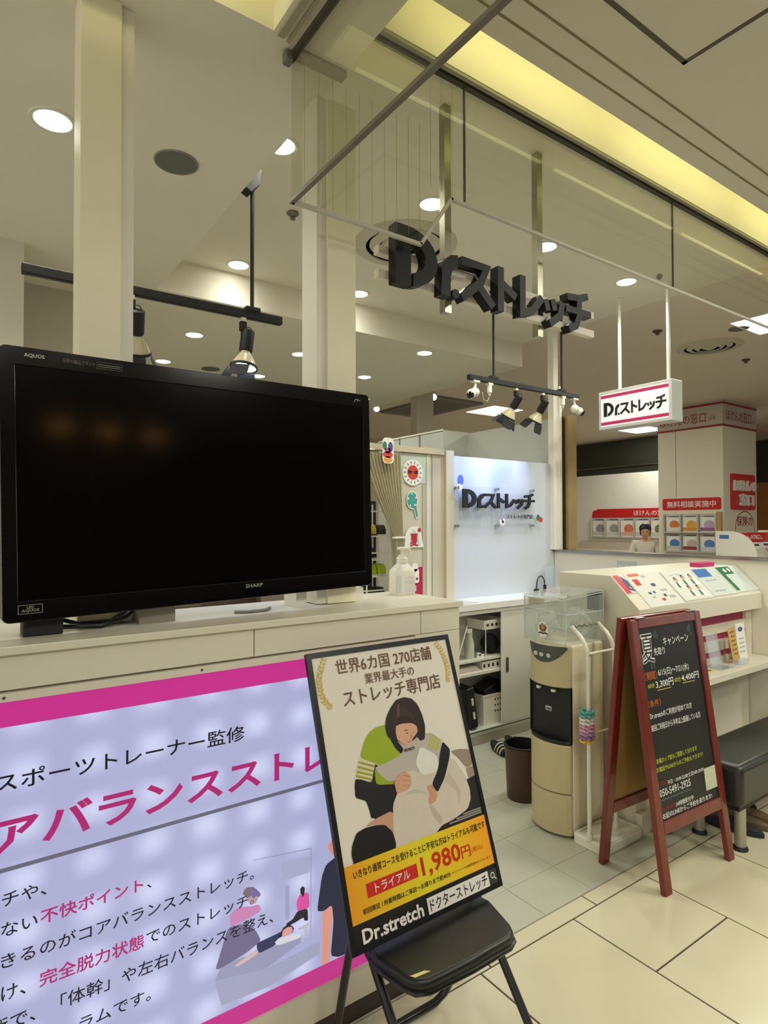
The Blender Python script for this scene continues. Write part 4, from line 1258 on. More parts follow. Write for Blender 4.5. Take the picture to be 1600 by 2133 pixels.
MB().prism(arc(4.005, 1.606, 0.026, 0.022, 0, 330, 11), FA, 0.001, 0.003).build('petal', mat('sticker_red', (200, 60, 56), 0.5), st)
MB().prism(arc(3.975, 1.622, 0.022, 0.026, 0, 330, 11), FA, 0.0005, 0.0025).build('petal', mat('sticker_green', (48, 112, 82), 0.5), st)
st = thing('wall_sticker', 'small white and grey figure sticker below the middle of the wall sign', 'sticker', (3.56, 3.40, 1.58))
MB().prism(arc(3.552, 1.590, 0.034, 0.030, 0, 330, 11), FA, 0.001, 0.003).build('base', WH2, st)
MB().prism(arc(3.545, 1.625, 0.016, 0.030, 0, 330, 11), FA, 0.003, 0.004).build('patch', mat('sticker_mauve', (176, 150, 176), 0.5), st)
MB().prism(arc(3.556, 1.588, 0.014, 0.012, 0, 330, 11), FA, 0.003, 0.004).build('patch', DARKG, st)
st = thing('wall_sticker', 'white curl sticker at the upper left corner of the wall sign', 'sticker', (3.09, 3.40, 1.83))
MB().prism(arc(3.098, 1.85, 0.030, 0.024, 0, 330, 11), FA, 0.001, 0.003).build('base', WH2, st)
MB().prism(arc(3.085, 1.83, 0.012, 0.03, 0, 330, 11), FA, 0.003, 0.004).build('patch', mat('sticker_grey', (176, 176, 184), 0.5), st)

wt = tag(MB().box(2.35, 4.20, 3.150, 3.438, 0.963, 1.009).build('worktop', mat('worktop_white', (228, 228, 224), 0.35), bevel=0.002), 'white worktop in front of the lit reception panel', 'worktop')
cab = thing('sliding_cabinet', 'white steel cabinet with one sliding door open under the reception worktop', 'cabinet', (3.2, 3.3, 0))
Y0, Y1 = 3.17, 3.435
MB().box(2.37, 4.18, Y0 + 0.02, Y1, 0.0, 0.075).build('plinth', mat('cabinet_plinth', (196, 192, 180), 0.5), cab)
MB().box(2.36, 4.19, Y0, Y1, 0.075, 0.110).build('base_rail', LAMG, cab, bevel=0.002)
MB().box(2.36, 4.19, Y0, Y1, 0.930, 0.962).build('top_rail', LAMG, cab, bevel=0.002)
MB().box(2.36, 4.19, Y1 - 0.012, Y1, 0.110, 0.930).build('back_panel', LAMG, cab)
for x in (2.36, 4.17):
    MB().box(x, x + 0.02, Y0, Y1, 0.110, 0.930).build('side_panel', LAMG, cab)
MB().box(2.38, 4.17, Y0 + 0.02, Y1 - 0.012, 0.588, 0.606).build('shelf', LAMG, cab, bevel=0.002)
MB().box(2.38, 4.17, Y0 + 0.02, Y1 - 0.012, 0.492, 0.514).build('shelf', LAMG, cab, bevel=0.002)
for (x0, x1, y) in ((3.292, 3.80, Y0 + 0.001), (3.75, 4.17, Y0 + 0.012)):
    dd = MB().box(x0, x1, y, y + 0.010, 0.112, 0.928).build('sliding_door', LAMG, cab, bevel=0.003)
    hx = x0 + 0.045
    MB().prism(rrect(hx, 0.478, hx + 0.028, 0.590, 0.013), FRONT(y), 0.0002, 0.003).build('recessed_handle', DARKG, dd, bevel=0.002)
MB().box(2.37, 4.18, Y0 - 0.004, Y0 + 0.001, 0.098, 0.104).build('door_track', DARKG, cab)

# things in the open cabinet
SPR = mat('spray_white', (206, 206, 196), 0.4)
t = thing('spray_bottle', 'white spray bottle on the upper shelf of the open cabinet', 'bottle', (3.045, 3.25, 0.606))
MB().lathe([(0.034, 0), (0.036, 0.006), (0.036, 0.10), (0.026, 0.14), (0.014, 0.165), (0.013, 0.185)], (3.045, 3.25, 0.606), n=18).build('bottle_body', SPR, t, smooth=True)
MB().box(3.02, 3.065, 3.238, 3.262, 0.789, 0.818).bar((3.065, 3.25, 0.805), (3.072, 3.25, 0.76), 0.01, 0.008).build('trigger_head', WHITE, t, bevel=0.003)
t = thing('leaning_frame', 'white framed dark board leaning at the left of the upper cabinet shelf', 'frame', (2.96, 3.26, 0.606))
FLN = frame((2.905, 3.215, 0.607), (0.10, 0.10, 0), (0.38, -0.02, 1))
MB().prism([(0, 0), (0.10, 0), (0.10, 0.245), (0, 0.245)], FLN, -0.008, 0.0).build('frame', WHITE, t)
MB().prism([(0.012, 0.012), (0.088, 0.012), (0.088, 0.233), (0.012, 0.233)], FLN, 0.0, 0.001).build('board', BLACKM, t)
t = thing('tray_rack', 'white slotted tray on thin legs on the upper cabinet shelf', 'rack', (3.27, 3.30, 0.606))
tb_ = MB().box(3.165, 3.385, 3.22, 3.40, 0.800, 0.808)
tb_.build('tray_base', WHITE, t)
for a in ((3.165, 3.385, 3.22, 3.224), (3.165, 3.385, 3.396, 3.40), (3.165, 3.169, 3.224, 3.396), (3.381, 3.385, 3.224, 3.396)):
    MB().box(*a, 0.808, 0.868).build('tray_wall', WHITE, t)
for k in range(4):
    MB().box(3.19 + 0.045 * k, 3.215 + 0.045 * k, 3.2195, 3.2202, 0.822, 0.842).build('slot', DARKG, t)
for x, y in ((3.19, 3.23), (3.375, 3.23), (3.19, 3.39), (3.375, 3.39)):
    MB().cyl((x, y, 0.606), (x, y, 0.80), 0.004, n=8).build('leg', WHITE, t)
tag(MB().ball((3.30, 3.30, 0.680), 0.075, n=20, m=12, sc=(1.0, 0.85, 0.98)).build('dark_pouch', mat('dark_cloth', (24, 28, 34), 0.9, var=0.3, bump=0.8, bscale=60), smooth=True), 'dark cloth pouch under the slotted tray in the cabinet', 'pouch')
t = thing('tape_dispenser', 'small white tape dispenser beside the spray bottle in the cabinet', 'dispenser', (3.115, 3.22, 0.606))
MB().prism([(3.09, 0.606), (3.15, 0.606), (3.15, 0.630), (3.128, 0.628), (3.118, 0.640), (3.10, 0.636)], FRONT(3.205), -0.022, 0.0).build('body', WHITE, t, bevel=0.002)
MB().cyl((3.108, 3.205, 0.634), (3.108, 3.227, 0.634), 0.012, n=14).build('roll', SPR, t)
for k, (c, dz) in enumerate((((214, 208, 196), 0.012), ((196, 140, 132), 0.016), ((226, 222, 210), 0.010))):
    z0 = 0.514 + sum((0.012, 0.016, 0.010)[:k])
    b_ = thing('book', ('grey paper folder at the bottom of the pile on the narrow shelf', 'pink book in the middle of the pile on the narrow shelf', 'white booklet on top of the pile on the narrow shelf')[k], 'book', (3.0, 3.27, z0), group='pile of books on the narrow shelf')
    MB().box(2.90 - 0.01 * k, 3.12 - 0.02 * k, 3.205, 3.36, z0, z0 + 0.002).build('cover', mat('book_cover_%d' % k, c, 0.6), b_)
    MB().box(2.902 - 0.01 * k, 3.118 - 0.02 * k, 3.207, 3.358, z0 + 0.002, z0 + dz - 0.002).build('pages', WHITEM, b_)
    MB().box(2.90 - 0.01 * k, 3.12 - 0.02 * k, 3.205, 3.36, z0 + dz - 0.002, z0 + dz).build('cover', mat('book_cover_%d' % k, c, 0.6), b_)


def crate(name, x0, x1, y0, y1, z0, z1, label, nx, nz, holes, m=WHITE):
    t = thing(name, label, 'basket', ((x0 + x1) / 2, (y0 + y1) / 2, z0))
    MB().box(x0, x1, y0, y1, z0, z0 + 0.004).build('base', m, t)
    for a in ((x0, x1, y0, y0 + 0.003), (x0, x1, y1 - 0.003, y1), (x0, x0 + 0.003, y0 + 0.003, y1 - 0.003), (x1 - 0.003, x1, y0 + 0.003, y1 - 0.003)):
        MB().box(*a, z0 + 0.004, z1).build('wall', m, t)
    ring(rrect(x0 - 0.004, y0 - 0.004, x1 + 0.004, y1 + 0.004, 0.008, 3), rrect(x0 + 0.003, y0 + 0.003, x1 - 0.003, y1 - 0.003, 0.004, 3), frame((0, 0, z1), (1, 0, 0), (0, 1, 0)), -0.006, 0.003).build('rim', m, t)
    hx0, hx1, hz0, hz1, w, h = holes
    for i in range(nx):
        for j in range(nz):
            px_ = hx0 + (hx1 - hx0) * (i / max(1, nx - 1))
            pz = hz0 + (hz1 - hz0) * (j / max(1, nz - 1))
            MB().prism(rrect(px_ - w / 2, pz - h / 2, px_ + w / 2, pz + h / 2, min(w, h) * 0.3, 2), FRONT(y0), 0.0003, 0.0009).build('hole', BLACKM, t)
    return t


crate('slotted_box', 3.135, 3.40, 3.21, 3.37, 0.514, 0.572, 'low white slotted box on the narrow cabinet shelf', 6, 1, (3.155, 3.38, 0.543, 0.543, 0.018, 0.026))
crate('storage_basket', 3.150, 3.40, 3.215, 3.40, 0.110, 0.325, 'white perforated basket on the cabinet floor holding a black device', 5, 3, (3.27, 3.38, 0.20, 0.285, 0.012, 0.014))
t = thing('label_printer', 'black boxy device sticking out of the white perforated basket', 'device', (3.29, 3.31, 0.12))
dv = MB().obox(Matrix.Translation((3.295, 3.30, 0.285)) @ Matrix.Rotation(radians(-18), 4, 'Y'), 0.19, 0.15, 0.22)
dv.build('body', BLACK, t, bevel=0.02, seg=3)
MB().obox(Matrix.Translation((3.255, 3.222, 0.345)) @ Matrix.Rotation(radians(-18), 4, 'Y'), 0.07, 0.01, 0.025).build('slot', BLACKG, t)
t = thing('briefcase', 'black attache case standing at the left of the cabinet floor', 'briefcase', (3.02, 3.29, 0.11))
BM_ = Matrix.Translation((3.02, 3.295, 0.265)) @ Matrix.Rotation(radians(-9), 4, 'Y')
MB().obox(BM_, 0.075, 0.22, 0.30).build('shell', BLACK, t, bevel=0.015, seg=3)
for dz in (-0.05, 0.05):
    MB().obox(BM_ @ Matrix.Translation((0, -0.112, dz)), 0.016, 0.006, 0.05).build('latch', mat('latch_white', (220, 220, 214), 0.4), t)
t = tag(MB().obox(Matrix.Translation((3.17, 3.418, 0.37)) @ Matrix.Rotation(radians(4), 4, 'Y'), 0.10, 0.004, 0.13).build('paper_slip', mat('paper_grey', (196, 200, 204), 0.7)), 'pale paper slip on the back wall inside the cabinet', 'paper')
# small things on the worktop
t = thing('power_cable', 'short black cable arch with plug on the worktop before the reception panel', 'cable', (3.93, 3.34, 1.009))
MB().tube([(3.925 + 0.05 * cos(q), 3.34, 1.07 + 0.075 * sin(q)) for q in [pi * i / 10 for i in range(11)]] + [(3.870, 3.34, 1.035)], 0.005, n=8).build('cord', BLACK, t, smooth=True)
MB().box(3.855, 3.89, 3.325, 3.355, 1.012, 1.045).build('plug', BLACK, t, bevel=0.004)
MB().box(3.965, 3.985, 3.33, 3.35, 1.010, 1.072).build('plug', BLACK, t, bevel=0.004)
tag(MB().box(3.81, 3.92, 3.30, 3.37, 1.009, 1.0115).build('paper_note', WHITEM), 'small white paper under the black cable on the worktop', 'paper')
tag(MB().obox(Matrix.Translation((2.97, 3.22, 1.0115)) @ Matrix.Rotation(radians(12), 4, 'Z'), 0.20, 0.10, 0.004).build('leaflet_stack', mat('leaflet_grey', (206, 206, 204), 0.6)), 'thin stack of pale leaflets on the worktop beside the counter end', 'paper')
t = thing('display_screen', 'clear acrylic stand on the worktop right of the black cable', 'stand', (4.04, 3.30, 1.009))
MB().obox(Matrix.Translation((4.06, 3.33, 1.115)) @ Matrix.Rotation(radians(-8), 4, 'X'), 0.17, 0.004, 0.21).build('sheet', clear('acrylic_hazy', (0.9, 0.93, 0.97), haze=0.18), t)
MB().box(3.98, 4.14, 3.26, 3.36, 1.009, 1.013).build('foot', clear('acrylic_hazy'), t)
# notice on the partition
t = thing('wall_notice', 'small grey gridded notice on the inside of the low partition', 'notice', (4.215, 2.75, 1.19))
SN = SIDE(4.2195)
MB().flat([(-2.835, 1.185), (-2.665, 1.185), (-2.665, 1.285), (-2.835, 1.285)], SN, 0.001).build('sheet', mat('notice_grey', (188, 190, 192), 0.6), t)
for k in range(3):
    MB().flat([(-2.825 + 0.053 * k, 1.19), (-2.782 + 0.053 * k, 1.19), (-2.782 + 0.053 * k, 1.255), (-2.825 + 0.053 * k, 1.255)], SN, 0.0016).build('cell', mat('notice_cell', (206, 208, 210), 0.6), t)

# ================================================================== BOOTH DOOR, CURTAIN, RACK
_b0 = set(COL.objects)
BFR = mat('booth_frame', (206, 196, 172), 0.5, var=0.03)
BFR2 = mat('booth_frame_shaded', (196, 186, 164), 0.5, var=0.03)  # frame colour darkened: the shade of the side faces is put into it
bd = thing('booth_doorway', 'cream door frame of the fitting booth left of the reception panel', 'door frame', (2.75, 3.43, 0))
MB().box(2.05, 2.955, 3.40, 3.46, 2.085, 2.128).build('head_beam', BFR, bd, bevel=0.002)
MB().box(2.853, 2.967, 3.42, 3.50, 0, 2.13).build('jamb', BFR2, bd, bevel=0.002)
MB().box(2.967, 3.045, 3.395, 3.50, 0, 2.122).build('jamb', BFR, bd, bevel=0.002)
MB().box(2.462, 2.527, 3.41, 3.46, 0, 2.085).build('jamb', BFR2, bd, bevel=0.002)
bdoor = thing('booth_door', 'pale booth door covered with summer stickers', 'door', (2.66, 3.42, 0))
MB().box(2.530, 2.850, 3.425, 3.450, 0.01, 2.083).build('leaf', mat('door_cream', (204, 196, 176), 0.5, var=0.03), bdoor)
MB().box(2.545, 2.795, 3.4215, 3.4255, 1.868, 2.068).build('window_pane', mat('frosted_pane', (196, 208, 196), 0.25), bdoor)
MB().box(2.798, 2.828, 3.418, 3.4255, 0.05, 2.08).build('edge_strip', mat('door_strip', (216, 210, 194), 0.4), bdoor)
MB().box(2.76, 2.797, 3.420, 3.4255, 0.4, 1.86).build('panel_bead', mat('door_bead', (180, 172, 152), 0.5), bdoor)
FD = FRONT(3.4245)
tag(MB().prism([(2.69, 0.95), (2.79, 0.95), (2.79, 1.262), (2.69, 1.262)], FD, 0.001, 0.004).build('door_panel_card', mat('crimson_card', (170, 24, 66), 0.5)), 'crimson card on the lower part of the booth door', 'card')
# stickers on the door
FS = FRONT(3.417)
t = thing('sun_sticker', 'round white sticker with a red sun on the booth door window', 'sticker', (2.641, 3.42, 1.84))
MB().prism(arc(2.668, 1.943, 0.094, 0.094, 0, 350, 35), FS, 0.0, 0.002).build('base', WH2, t)
MB().prism(arc(2.668, 1.943, 0.050, 0.052, 0, 350, 35), FS, 0.002, 0.003).build('sun_disc', mat('sun_red', (206, 62, 44), 0.5), t)
for k in range(14):
    a = 2 * pi * k / 14
    MB().flat(stroke([(2.668 + 0.062 * cos(a), 1.943 + 0.062 * sin(a)), (2.668 + 0.082 * cos(a), 1.943 + 0.082 * sin(a))], 0.006), FS, 0.0032).build('ray', DARKG, t)
for s_ in (-1, 1):
    MB().flat([(2.668 + s_ * 0.006, 1.952), (2.668 + s_ * 0.046, 1.960), (2.668 + s_ * 0.040, 1.936), (2.668 + s_ * 0.014, 1.934)], FS, 0.0034).build('sunglass_lens', INK, t)
t = thing('fan_sticker', 'turquoise hand-fan sticker on the booth door below the sun', 'sticker', (2.66, 3.42, 1.62))
MB().prism(arc(2.662, 1.745, 0.052, 0.066, 0, 350, 29), FS, 0.0, 0.002).build('base', WH2, t)
MB().prism([(2.672, 1.700), (2.703, 1.705), (2.722, 1.625), (2.694, 1.612)], FS, 0.0, 0.002).build('base', WH2, t)
TQ = mat('sticker_turquoise', (64, 156, 140), 0.5, var=0.25, scale=30)
MB().prism(arc(2.662, 1.745, 0.045, 0.058, 0, 350, 29), FS, 0.002, 0.003).build('fan_disc', TQ, t)
MB().flat([(2.679, 1.695), (2.698, 1.70), (2.715, 1.630), (2.697, 1.620)], FS, 0.0032).build('handle', TQ, t)
for k in range(5):
    a = 2 * pi * k / 5 + 0.4
    MB().flat([(2.662 + 0.026 * cos(a), 1.745 + 0.034 * sin(a)), (2.662 + 0.042 * cos(a + 0.2), 1.745 + 0.054 * sin(a + 0.2)), (2.662 + 0.042 * cos(a - 0.2), 1.745 + 0.054 * sin(a - 0.2))], FS, 0.0034).build('blade_mark', WH2, t)
t = thing('shaved_ice_sticker', 'white shaved-ice shaped sticker with red summer character on the booth door', 'sticker', (2.68, 3.42, 1.40))
MB().prism([(2.59, 1.405), (2.60, 1.50), (2.625, 1.54), (2.66, 1.556), (2.71, 1.556), (2.735, 1.535), (2.75, 1.47), (2.765, 1.405)], FS, 0.0, 0.002).build('base', WH2, t)
MB().prism([(2.64, 1.415), (2.65, 1.50), (2.67, 1.535), (2.695, 1.52), (2.72, 1.48), (2.735, 1.415)], FS, 0.002, 0.0026).build('shade', mat('sticker_pale_grey', (206, 206, 200), 0.5), t)
txt('夏', FS, 2.640, 1.412, 2.715, 1.505, mat('sticker_red_ink', (186, 44, 52), 0.5), t, 0.0030, bold=0.03)
MB().flat(arc(2.725, 1.53, 0.016, 0.016, 0, 330, 11), FS, 0.0030).build('star', mat('sticker_red_ink', (186, 44, 52), 0.5), t)
t = thing('card_standee', 'small cut-out card with speech shape beside the crimson card on the door', 'sticker', (2.70, 3.42, 1.17))
MB().prism(arc(2.685, 1.262, 0.030, 0.032, 0, 330, 11), FS, 0.0, 0.002).build('base', WH2, t)
MB().prism(rrect(2.672, 1.15, 2.722, 1.25, 0.012), FS, 0.0, 0.002).build('base', WH2, t)
MB().flat([(2.692, 1.170), (2.712, 1.170), (2.712, 1.188), (2.692, 1.188)], FS, 0.0024).build('mark', BROWN, t)
t = thing('fruit_basket_sticker', 'colourful fruit sticker on the booth head beam beside the television', 'sticker', (2.38, 3.39, 2.02))
FH = FRONT(3.320)
MB().prism(rrect(2.335, 1.985, 2.428, 2.16, 0.03), FH, 0.0, 0.002).build('base', WH2, t)
for (cx_, cz_, rx_, rz_, c_) in ((2.378, 2.045, 0.042, 0.022, (208, 62, 72)), (2.380, 2.012, 0.036, 0.022, (224, 160, 72)), (2.400, 2.098, 0.020, 0.034, (76, 78, 150)), (2.352, 2.105, 0.018, 0.028, (60, 128, 84)), (2.376, 2.072, 0.026, 0.020, (170, 80, 140))):
    MB().prism(arc(cx_, cz_, rx_, rz_, 0, 340, 17), FH, 0.002, 0.003).build('fruit', mat('fruit_%d%d%d' % c_, c_, 0.5), t)
# curtain gathered to the right
cu = MB()
CUR = mat('curtain_beige', (190, 182, 152), 0.8, var=0.2, scale=30, bump=0.3)
nx_, nz_ = 66, 16
vs, fs = [], []
for j in range(nz_ + 1):
    f_ = j / nz_
    z = 2.06 - f_ * 0.58
    g = f_ ** 1.25
    xa = 2.20 + (2.475 - 2.20) * g
    xb = 2.52 + (2.545 - 2.52) * g
    for i in range(nx_ + 1):
        u = i / nx_
        vs.append((xa + (xb - xa) * u, 3.37 + 0.020 * (1 - 0.75 * g) * sin(u * 2 * pi * 11), z))
for j in range(nz_):
    for i in range(nx_):
        a = j * (nx_ + 1) + i
        fs.append((a, a + 1, a + nx_ + 2, a + nx_ + 1))
cur = thing('booth_curtain', 'beige pleated curtain tied back at the booth entrance', 'curtain', (2.5, 3.37, 1.05))
cu.add(vs, fs).build('upper_drape', CUR, cur, smooth=True)
vs, fs = [], []
for j in range(9):
    f_ = j / 8
    z = 1.48 - f_ * 0.42
    for i in range(31):
        u = i / 30
        vs.append((2.475 + 0.01 * f_ + u * (0.07 - 0.02 * f_), 3.37 + 0.012 * sin(u * 2 * pi * 5), z))
for j in range(8):
    for i in range(30):
        a = j * 31 + i
        fs.append((a, a + 1, a + 32, a + 31))
MB().add(vs, fs).build('lower_drape', CUR, cur, smooth=True)
MB().box(2.462, 2.556, 3.352, 3.390, 1.472, 1.486).build('tie_band', WHITE, cur, bevel=0.004)
MB().tube([(2.10, 3.37, 2.078), (2.52, 3.37, 2.078)], 0.006).build('curtain_rod', STEEL, cur)
MB().tube([(2.455 + 0.016 * cos(2 * pi * k / 12), 3.37, 2.05 + 0.022 * sin(2 * pi * k / 12)) for k in range(12)], 0.003, n=6, closed=True).build('hook_ring', GREYP, cur)
for o in set(COL.objects) - _b0:
    if o.parent is None:
        o.location += Vector((0.030, 0.042, 0.0))
# wire rack with shoes
wr = thing('wire_rack', 'white wire shelf rack behind the curtain beside the television', 'rack', (2.42, 3.72, 0))
for x in (2.20, 2.42, 2.62):
    MB().cyl((x, 3.64, 0), (x, 3.64, 1.72), 0.006, n=8).build('upright', WHITE, wr)
    MB().cyl((x, 3.86, 0), (x, 3.86, 1.72), 0.006, n=8).build('upright', WHITE, wr)
for z in (0.62, 0.82, 1.02, 1.09, 1.19, 1.31, 1.36, 1.48, 1.66):
    MB().box(2.20, 2.62, 3.634, 3.646, z, z + 0.010).build('front_rail', WHITE, wr)
for z in (1.02, 1.19, 1.31, 1.48):
    MB().box(2.205, 2.615, 3.646, 3.86, z, z + 0.004).build('shelf_mesh', WHITE, wr)
MB().box(2.16, 2.68, 3.90, 3.92, 0, 1.75).build('dark_backing', BLACKM, wr)


def shoe(x, y, z, c1, c2, label):
    t = thing('sports_shoe', label, 'shoe', (x, y, z), group='shoes on the wire rack')
    prof = [(-0.05, 0.012), (0.15, 0.012), (0.16, 0.03), (0.13, 0.045), (0.08, 0.05), (0.03, 0.085), (-0.03, 0.085), (-0.05, 0.05)]
    Ms = frame((x, y + 0.05, z), (0, 1, 0), (0, 0, 1))
    MB().prism(prof, Ms, -0.038, 0.038).build('upper', mat('shoe_%d_%d' % c1[:2], c1, 0.6), t, bevel=0.012)
    MB().prism([(-0.055, 0), (0.16, 0), (0.165, 0.014), (-0.055, 0.014)], Ms, -0.04, 0.04).build('sole', mat('shoe_sole_%d' % c2[0], c2, 0.6), t, bevel=0.004)
    MB().prism([(0.05, 0.05), (0.09, 0.052), (0.085, 0.06), (0.05, 0.072)], Ms, -0.03, 0.03).build('laces', WHITE, t)


for i, (x, z, c1, c2, l) in enumerate(((2.49, 1.024, (28, 28, 30), (200, 200, 196), 'black sports shoe with pale sole on the lowest visible rack shelf'), (2.575, 1.024, (40, 42, 46), (60, 60, 62), 'dark grey sports shoe on the lowest visible rack shelf'),
                                       (2.50, 1.194, (196, 220, 40), (232, 232, 228), 'lime yellow sports shoe with white sole on the rack'), (2.585, 1.194, (190, 216, 44), (230, 230, 226), 'second lime yellow sports shoe on the rack, right one'),
                                       (2.50, 1.314, (30, 30, 32), (220, 220, 216), 'black sports shoe on the rack above the lime shoes'),
                                       (2.50, 1.484, (206, 180, 60), (40, 40, 40), 'yellow and black sports shoe high on the rack'), (2.585, 1.484, (34, 34, 36), (226, 226, 222), 'black and white sports shoe high on the rack'))):
    shoe(x, 3.68, z, c1, c2, l)

# ================================================================== WATER DISPENSER
IV = mat('ivory_plastic', (228, 219, 194), 0.35, var=0.03)
GOLD = mat('champagne_plastic', (198, 184, 146), 0.3, metal=0.1, var=0.06)
wd = thing('water_dispenser', 'ivory and champagne floor-standing water dispenser with black tap recess', 'water dispenser', (2.65, 2.10, 0))
DY0, DY1 = 1.965, 2.235
FT = frame((0, 0, 0), (1, 0, 0), (0, 1, 0))


def bulge(z0, z1, d, m, name, x_in=2.56, parent=None, bev=0.006):
    pts = [(x_in, DY0 + 0.006), (2.535, DY0 + 0.006)]
    for i in range(1, 14):
        u = i / 14
        pts.append((2.535 - d * sin(pi * u) ** 0.7, DY0 + 0.006 + (DY1 - DY0 - 0.012) * u))
    pts += [(2.535, DY1 - 0.006), (x_in, DY1 - 0.006)]
    return MB().prism(pts, FT, z0, z1).build(name, m, parent or wd, bevel=bev)


MB().box(2.545, 2.80, DY0, DY1, 0.012, 0.962).build('body', IV, wd, bevel=0.014, seg=3)
MB().box(2.555, 2.79, DY0 + 0.012, DY1 - 0.012, 0.0, 0.014).build('base', DARKG, wd)
bulge(0.748, 0.958, 0.055, GOLD, 'upper_panel')
bulge(0.012, 0.215, 0.052, GOLD, 'lower_panel')
bulge(0.219, 0.462, 0.055, GOLD, 'cabinet_panel')
bulge(0.462, 0.482, 0.050, BLACK, 'drip_tray')
MB().box(2.538, 2.546, DY0 + 0.012, DY1 - 0.012, 0.480, 0.750).build('tap_recess', BLACKM, wd)
for y in (DY0 + 0.004, DY1 - 0.012):
    MB().box(2.530, 2.546, y, y + 0.008, 0.480, 0.750).build('recess_cheek', BLACK, wd)
for y in (2.155, 2.060):
    tp = MB().cyl((2.522, y, 0.748), (2.522, y, 0.715), 0.011, 0.008, n=12).build('tap', BLACK, wd)
    MB().box(2.505, 2.520, y - 0.010, y + 0.010, 0.718, 0.730).build('tap_lever', WHITE, tp)
SDP = SIDE(2.5375)
MB().prism(rrect(-2.132, 0.606, -2.092, 0.630, 0.003), SDP, 0.0005, 0.002).build('warning_label', mat('label_grey', (170, 170, 164), 0.5), wd)
MB().flat([(-2.128, 0.612), (-2.096, 0.612), (-2.096, 0.620), (-2.128, 0.620)], SDP, 0.0024).build('label_print', DARKG, wd)
# curved dark control panel on the front, following the bulge
vs, fs = [], []
N_ = 16
for i in range(N_ + 1):
    u = 0.03 + 0.94 * i / N_
    y = DY0 + 0.006 + (DY1 - DY0 - 0.012) * u
    x = 2.535 - 0.055 * sin(pi * u) ** 0.7 - 0.0025
    zb = 0.953 - 0.085 * (1 - abs(2 * u - 1) ** 2.4)
    vs += [(x, y, 0.9545), (x, y, zb)]
for i in range(N_):
    fs.append((2 * i, 2 * i + 1, 2 * i + 3, 2 * i + 2))
cp = MB().add(vs, fs).build('control_panel', mat('panel_grey', (74, 76, 76), 0.3), wd)
for y in (2.148, 2.106, 2.064):
    u = (y - DY0 - 0.006) / (DY1 - DY0 - 0.012)
    x = 2.535 - 0.055 * sin(pi * u) ** 0.7 - 0.0035
    MB().prism(arc(-y, 0.905, 0.013, 0.011, 0, 340, 17), SIDE(x), 0.0, 0.002).build('button', mat('button_grey', (196, 196, 190), 0.4), cp)
# clear cover standing on it
cb = thing('acrylic_cup_box', 'clear acrylic box with plastic bags on top of the water dispenser', 'box', (2.65, 2.10, 0.962))
AC = clear('clear_acrylic_box', (0.94, 0.955, 0.95), haze=0.10, hazecol=(0.86, 0.88, 0.88))
AC2 = clear('clear_acrylic_edge', (0.85, 0.88, 0.88), haze=0.35, hazecol=(0.9, 0.92, 0.92))
bx0, bx1, by0, by1, bz0, bz1 = 2.492, 2.80, 1.966, 2.232, 0.964, 1.212
MB().box(bx0, bx0 + 0.003, by0, by1, bz0, bz1 - 0.025).build('front_wall', AC, cb)
MB().box(bx1 - 0.003, bx1, by0, by1, bz0, bz1).build('back_wall', AC, cb)
MB().box(bx0, bx1, by0, by0 + 0.003, bz0, bz1 - 0.01).build('side_wall', AC, cb)
MB().box(bx0, bx1, by1 - 0.003, by1, bz0, bz1 - 0.01).build('side_wall', AC, cb)
lid = MB().obox(Matrix.Translation((2.645, 2.10, 1.213)) @ Matrix.Rotation(radians(-4), 4, 'Y'), 0.32, 0.27, 0.004).build('lid', AC, cb)
eb = MB()
for (p, q) in (((bx0, by0, bz0), (bx0, by0, 1.19)), ((bx0, by1, bz0), (bx0, by1, 1.19)), ((bx1, by0, bz0), (bx1, by0, 1.21)), ((bx0, by0, 1.19), (bx0, by1, 1.19)), ((bx0, by0, 1.195), (bx1, by0, 1.215)), ((bx0, by0, bz0 + 0.09), (bx0, by1, bz0 + 0.09)), ((bx0, by0, bz0 + 0.155), (bx1, by0, bz0 + 0.155)), ((bx0, by0, 1.12), (bx0, by1, 1.14))):
    MB().bar(p, q, 0.005, 0.005).build('edge', AC2, cb)
MB().box(2.79, 2.835, 1.99, 2.06, 1.115, 1.215).build('hinge_block', BLACKM, cb, bevel=0.004)
MB().box(2.51, 2.56, 2.15, 2.222, 1.150, 1.185).build('inner_holder', mat('beige_holder', (196, 186, 150), 0.5), cb, bevel=0.004)
MB().box(2.72, 2.79, 2.17, 2.222, 1.196, 1.212).build('tape_label', mat('tape_beige', (176, 154, 130), 0.6), cb)
SE = SIDE(bx0 - 0.0006)
MB().prism(arc(-2.107, 1.030, 0.034, 0.040, 0, 345, 23), SE, 0.0, 0.0008).build('sticker', WH2, cb)
BRS = mat('crest_brown', (130, 84, 52), 0.5, var=0.3, scale=120)
for k in range(7):
    a = 2 * pi * k / 7
    MB().prism(arc(-2.107 + 0.016 * cos(a), 1.040 + 0.014 * sin(a), 0.0095, 0.0085, 0, 330, 11), SE, 0.0008, 0.0012 + 0.0001 * k).build('crest_petal', BRS, cb)
MB().prism(arc(-2.107, 1.040, 0.009, 0.009, 0, 345, 15), SE, 0.0014, 0.0024).build('crest', mat('crest_tan', (186, 140, 96), 0.5), cb)
MB().flat(stroke([(-2.136, 1.010), (-2.122, 1.014), (-2.107, 1.010), (-2.092, 1.014), (-2.078, 1.010)], 0.008), SE, 0.0012).build('crest_ribbon', mat('crest_dark', (60, 52, 44), 0.5), cb)


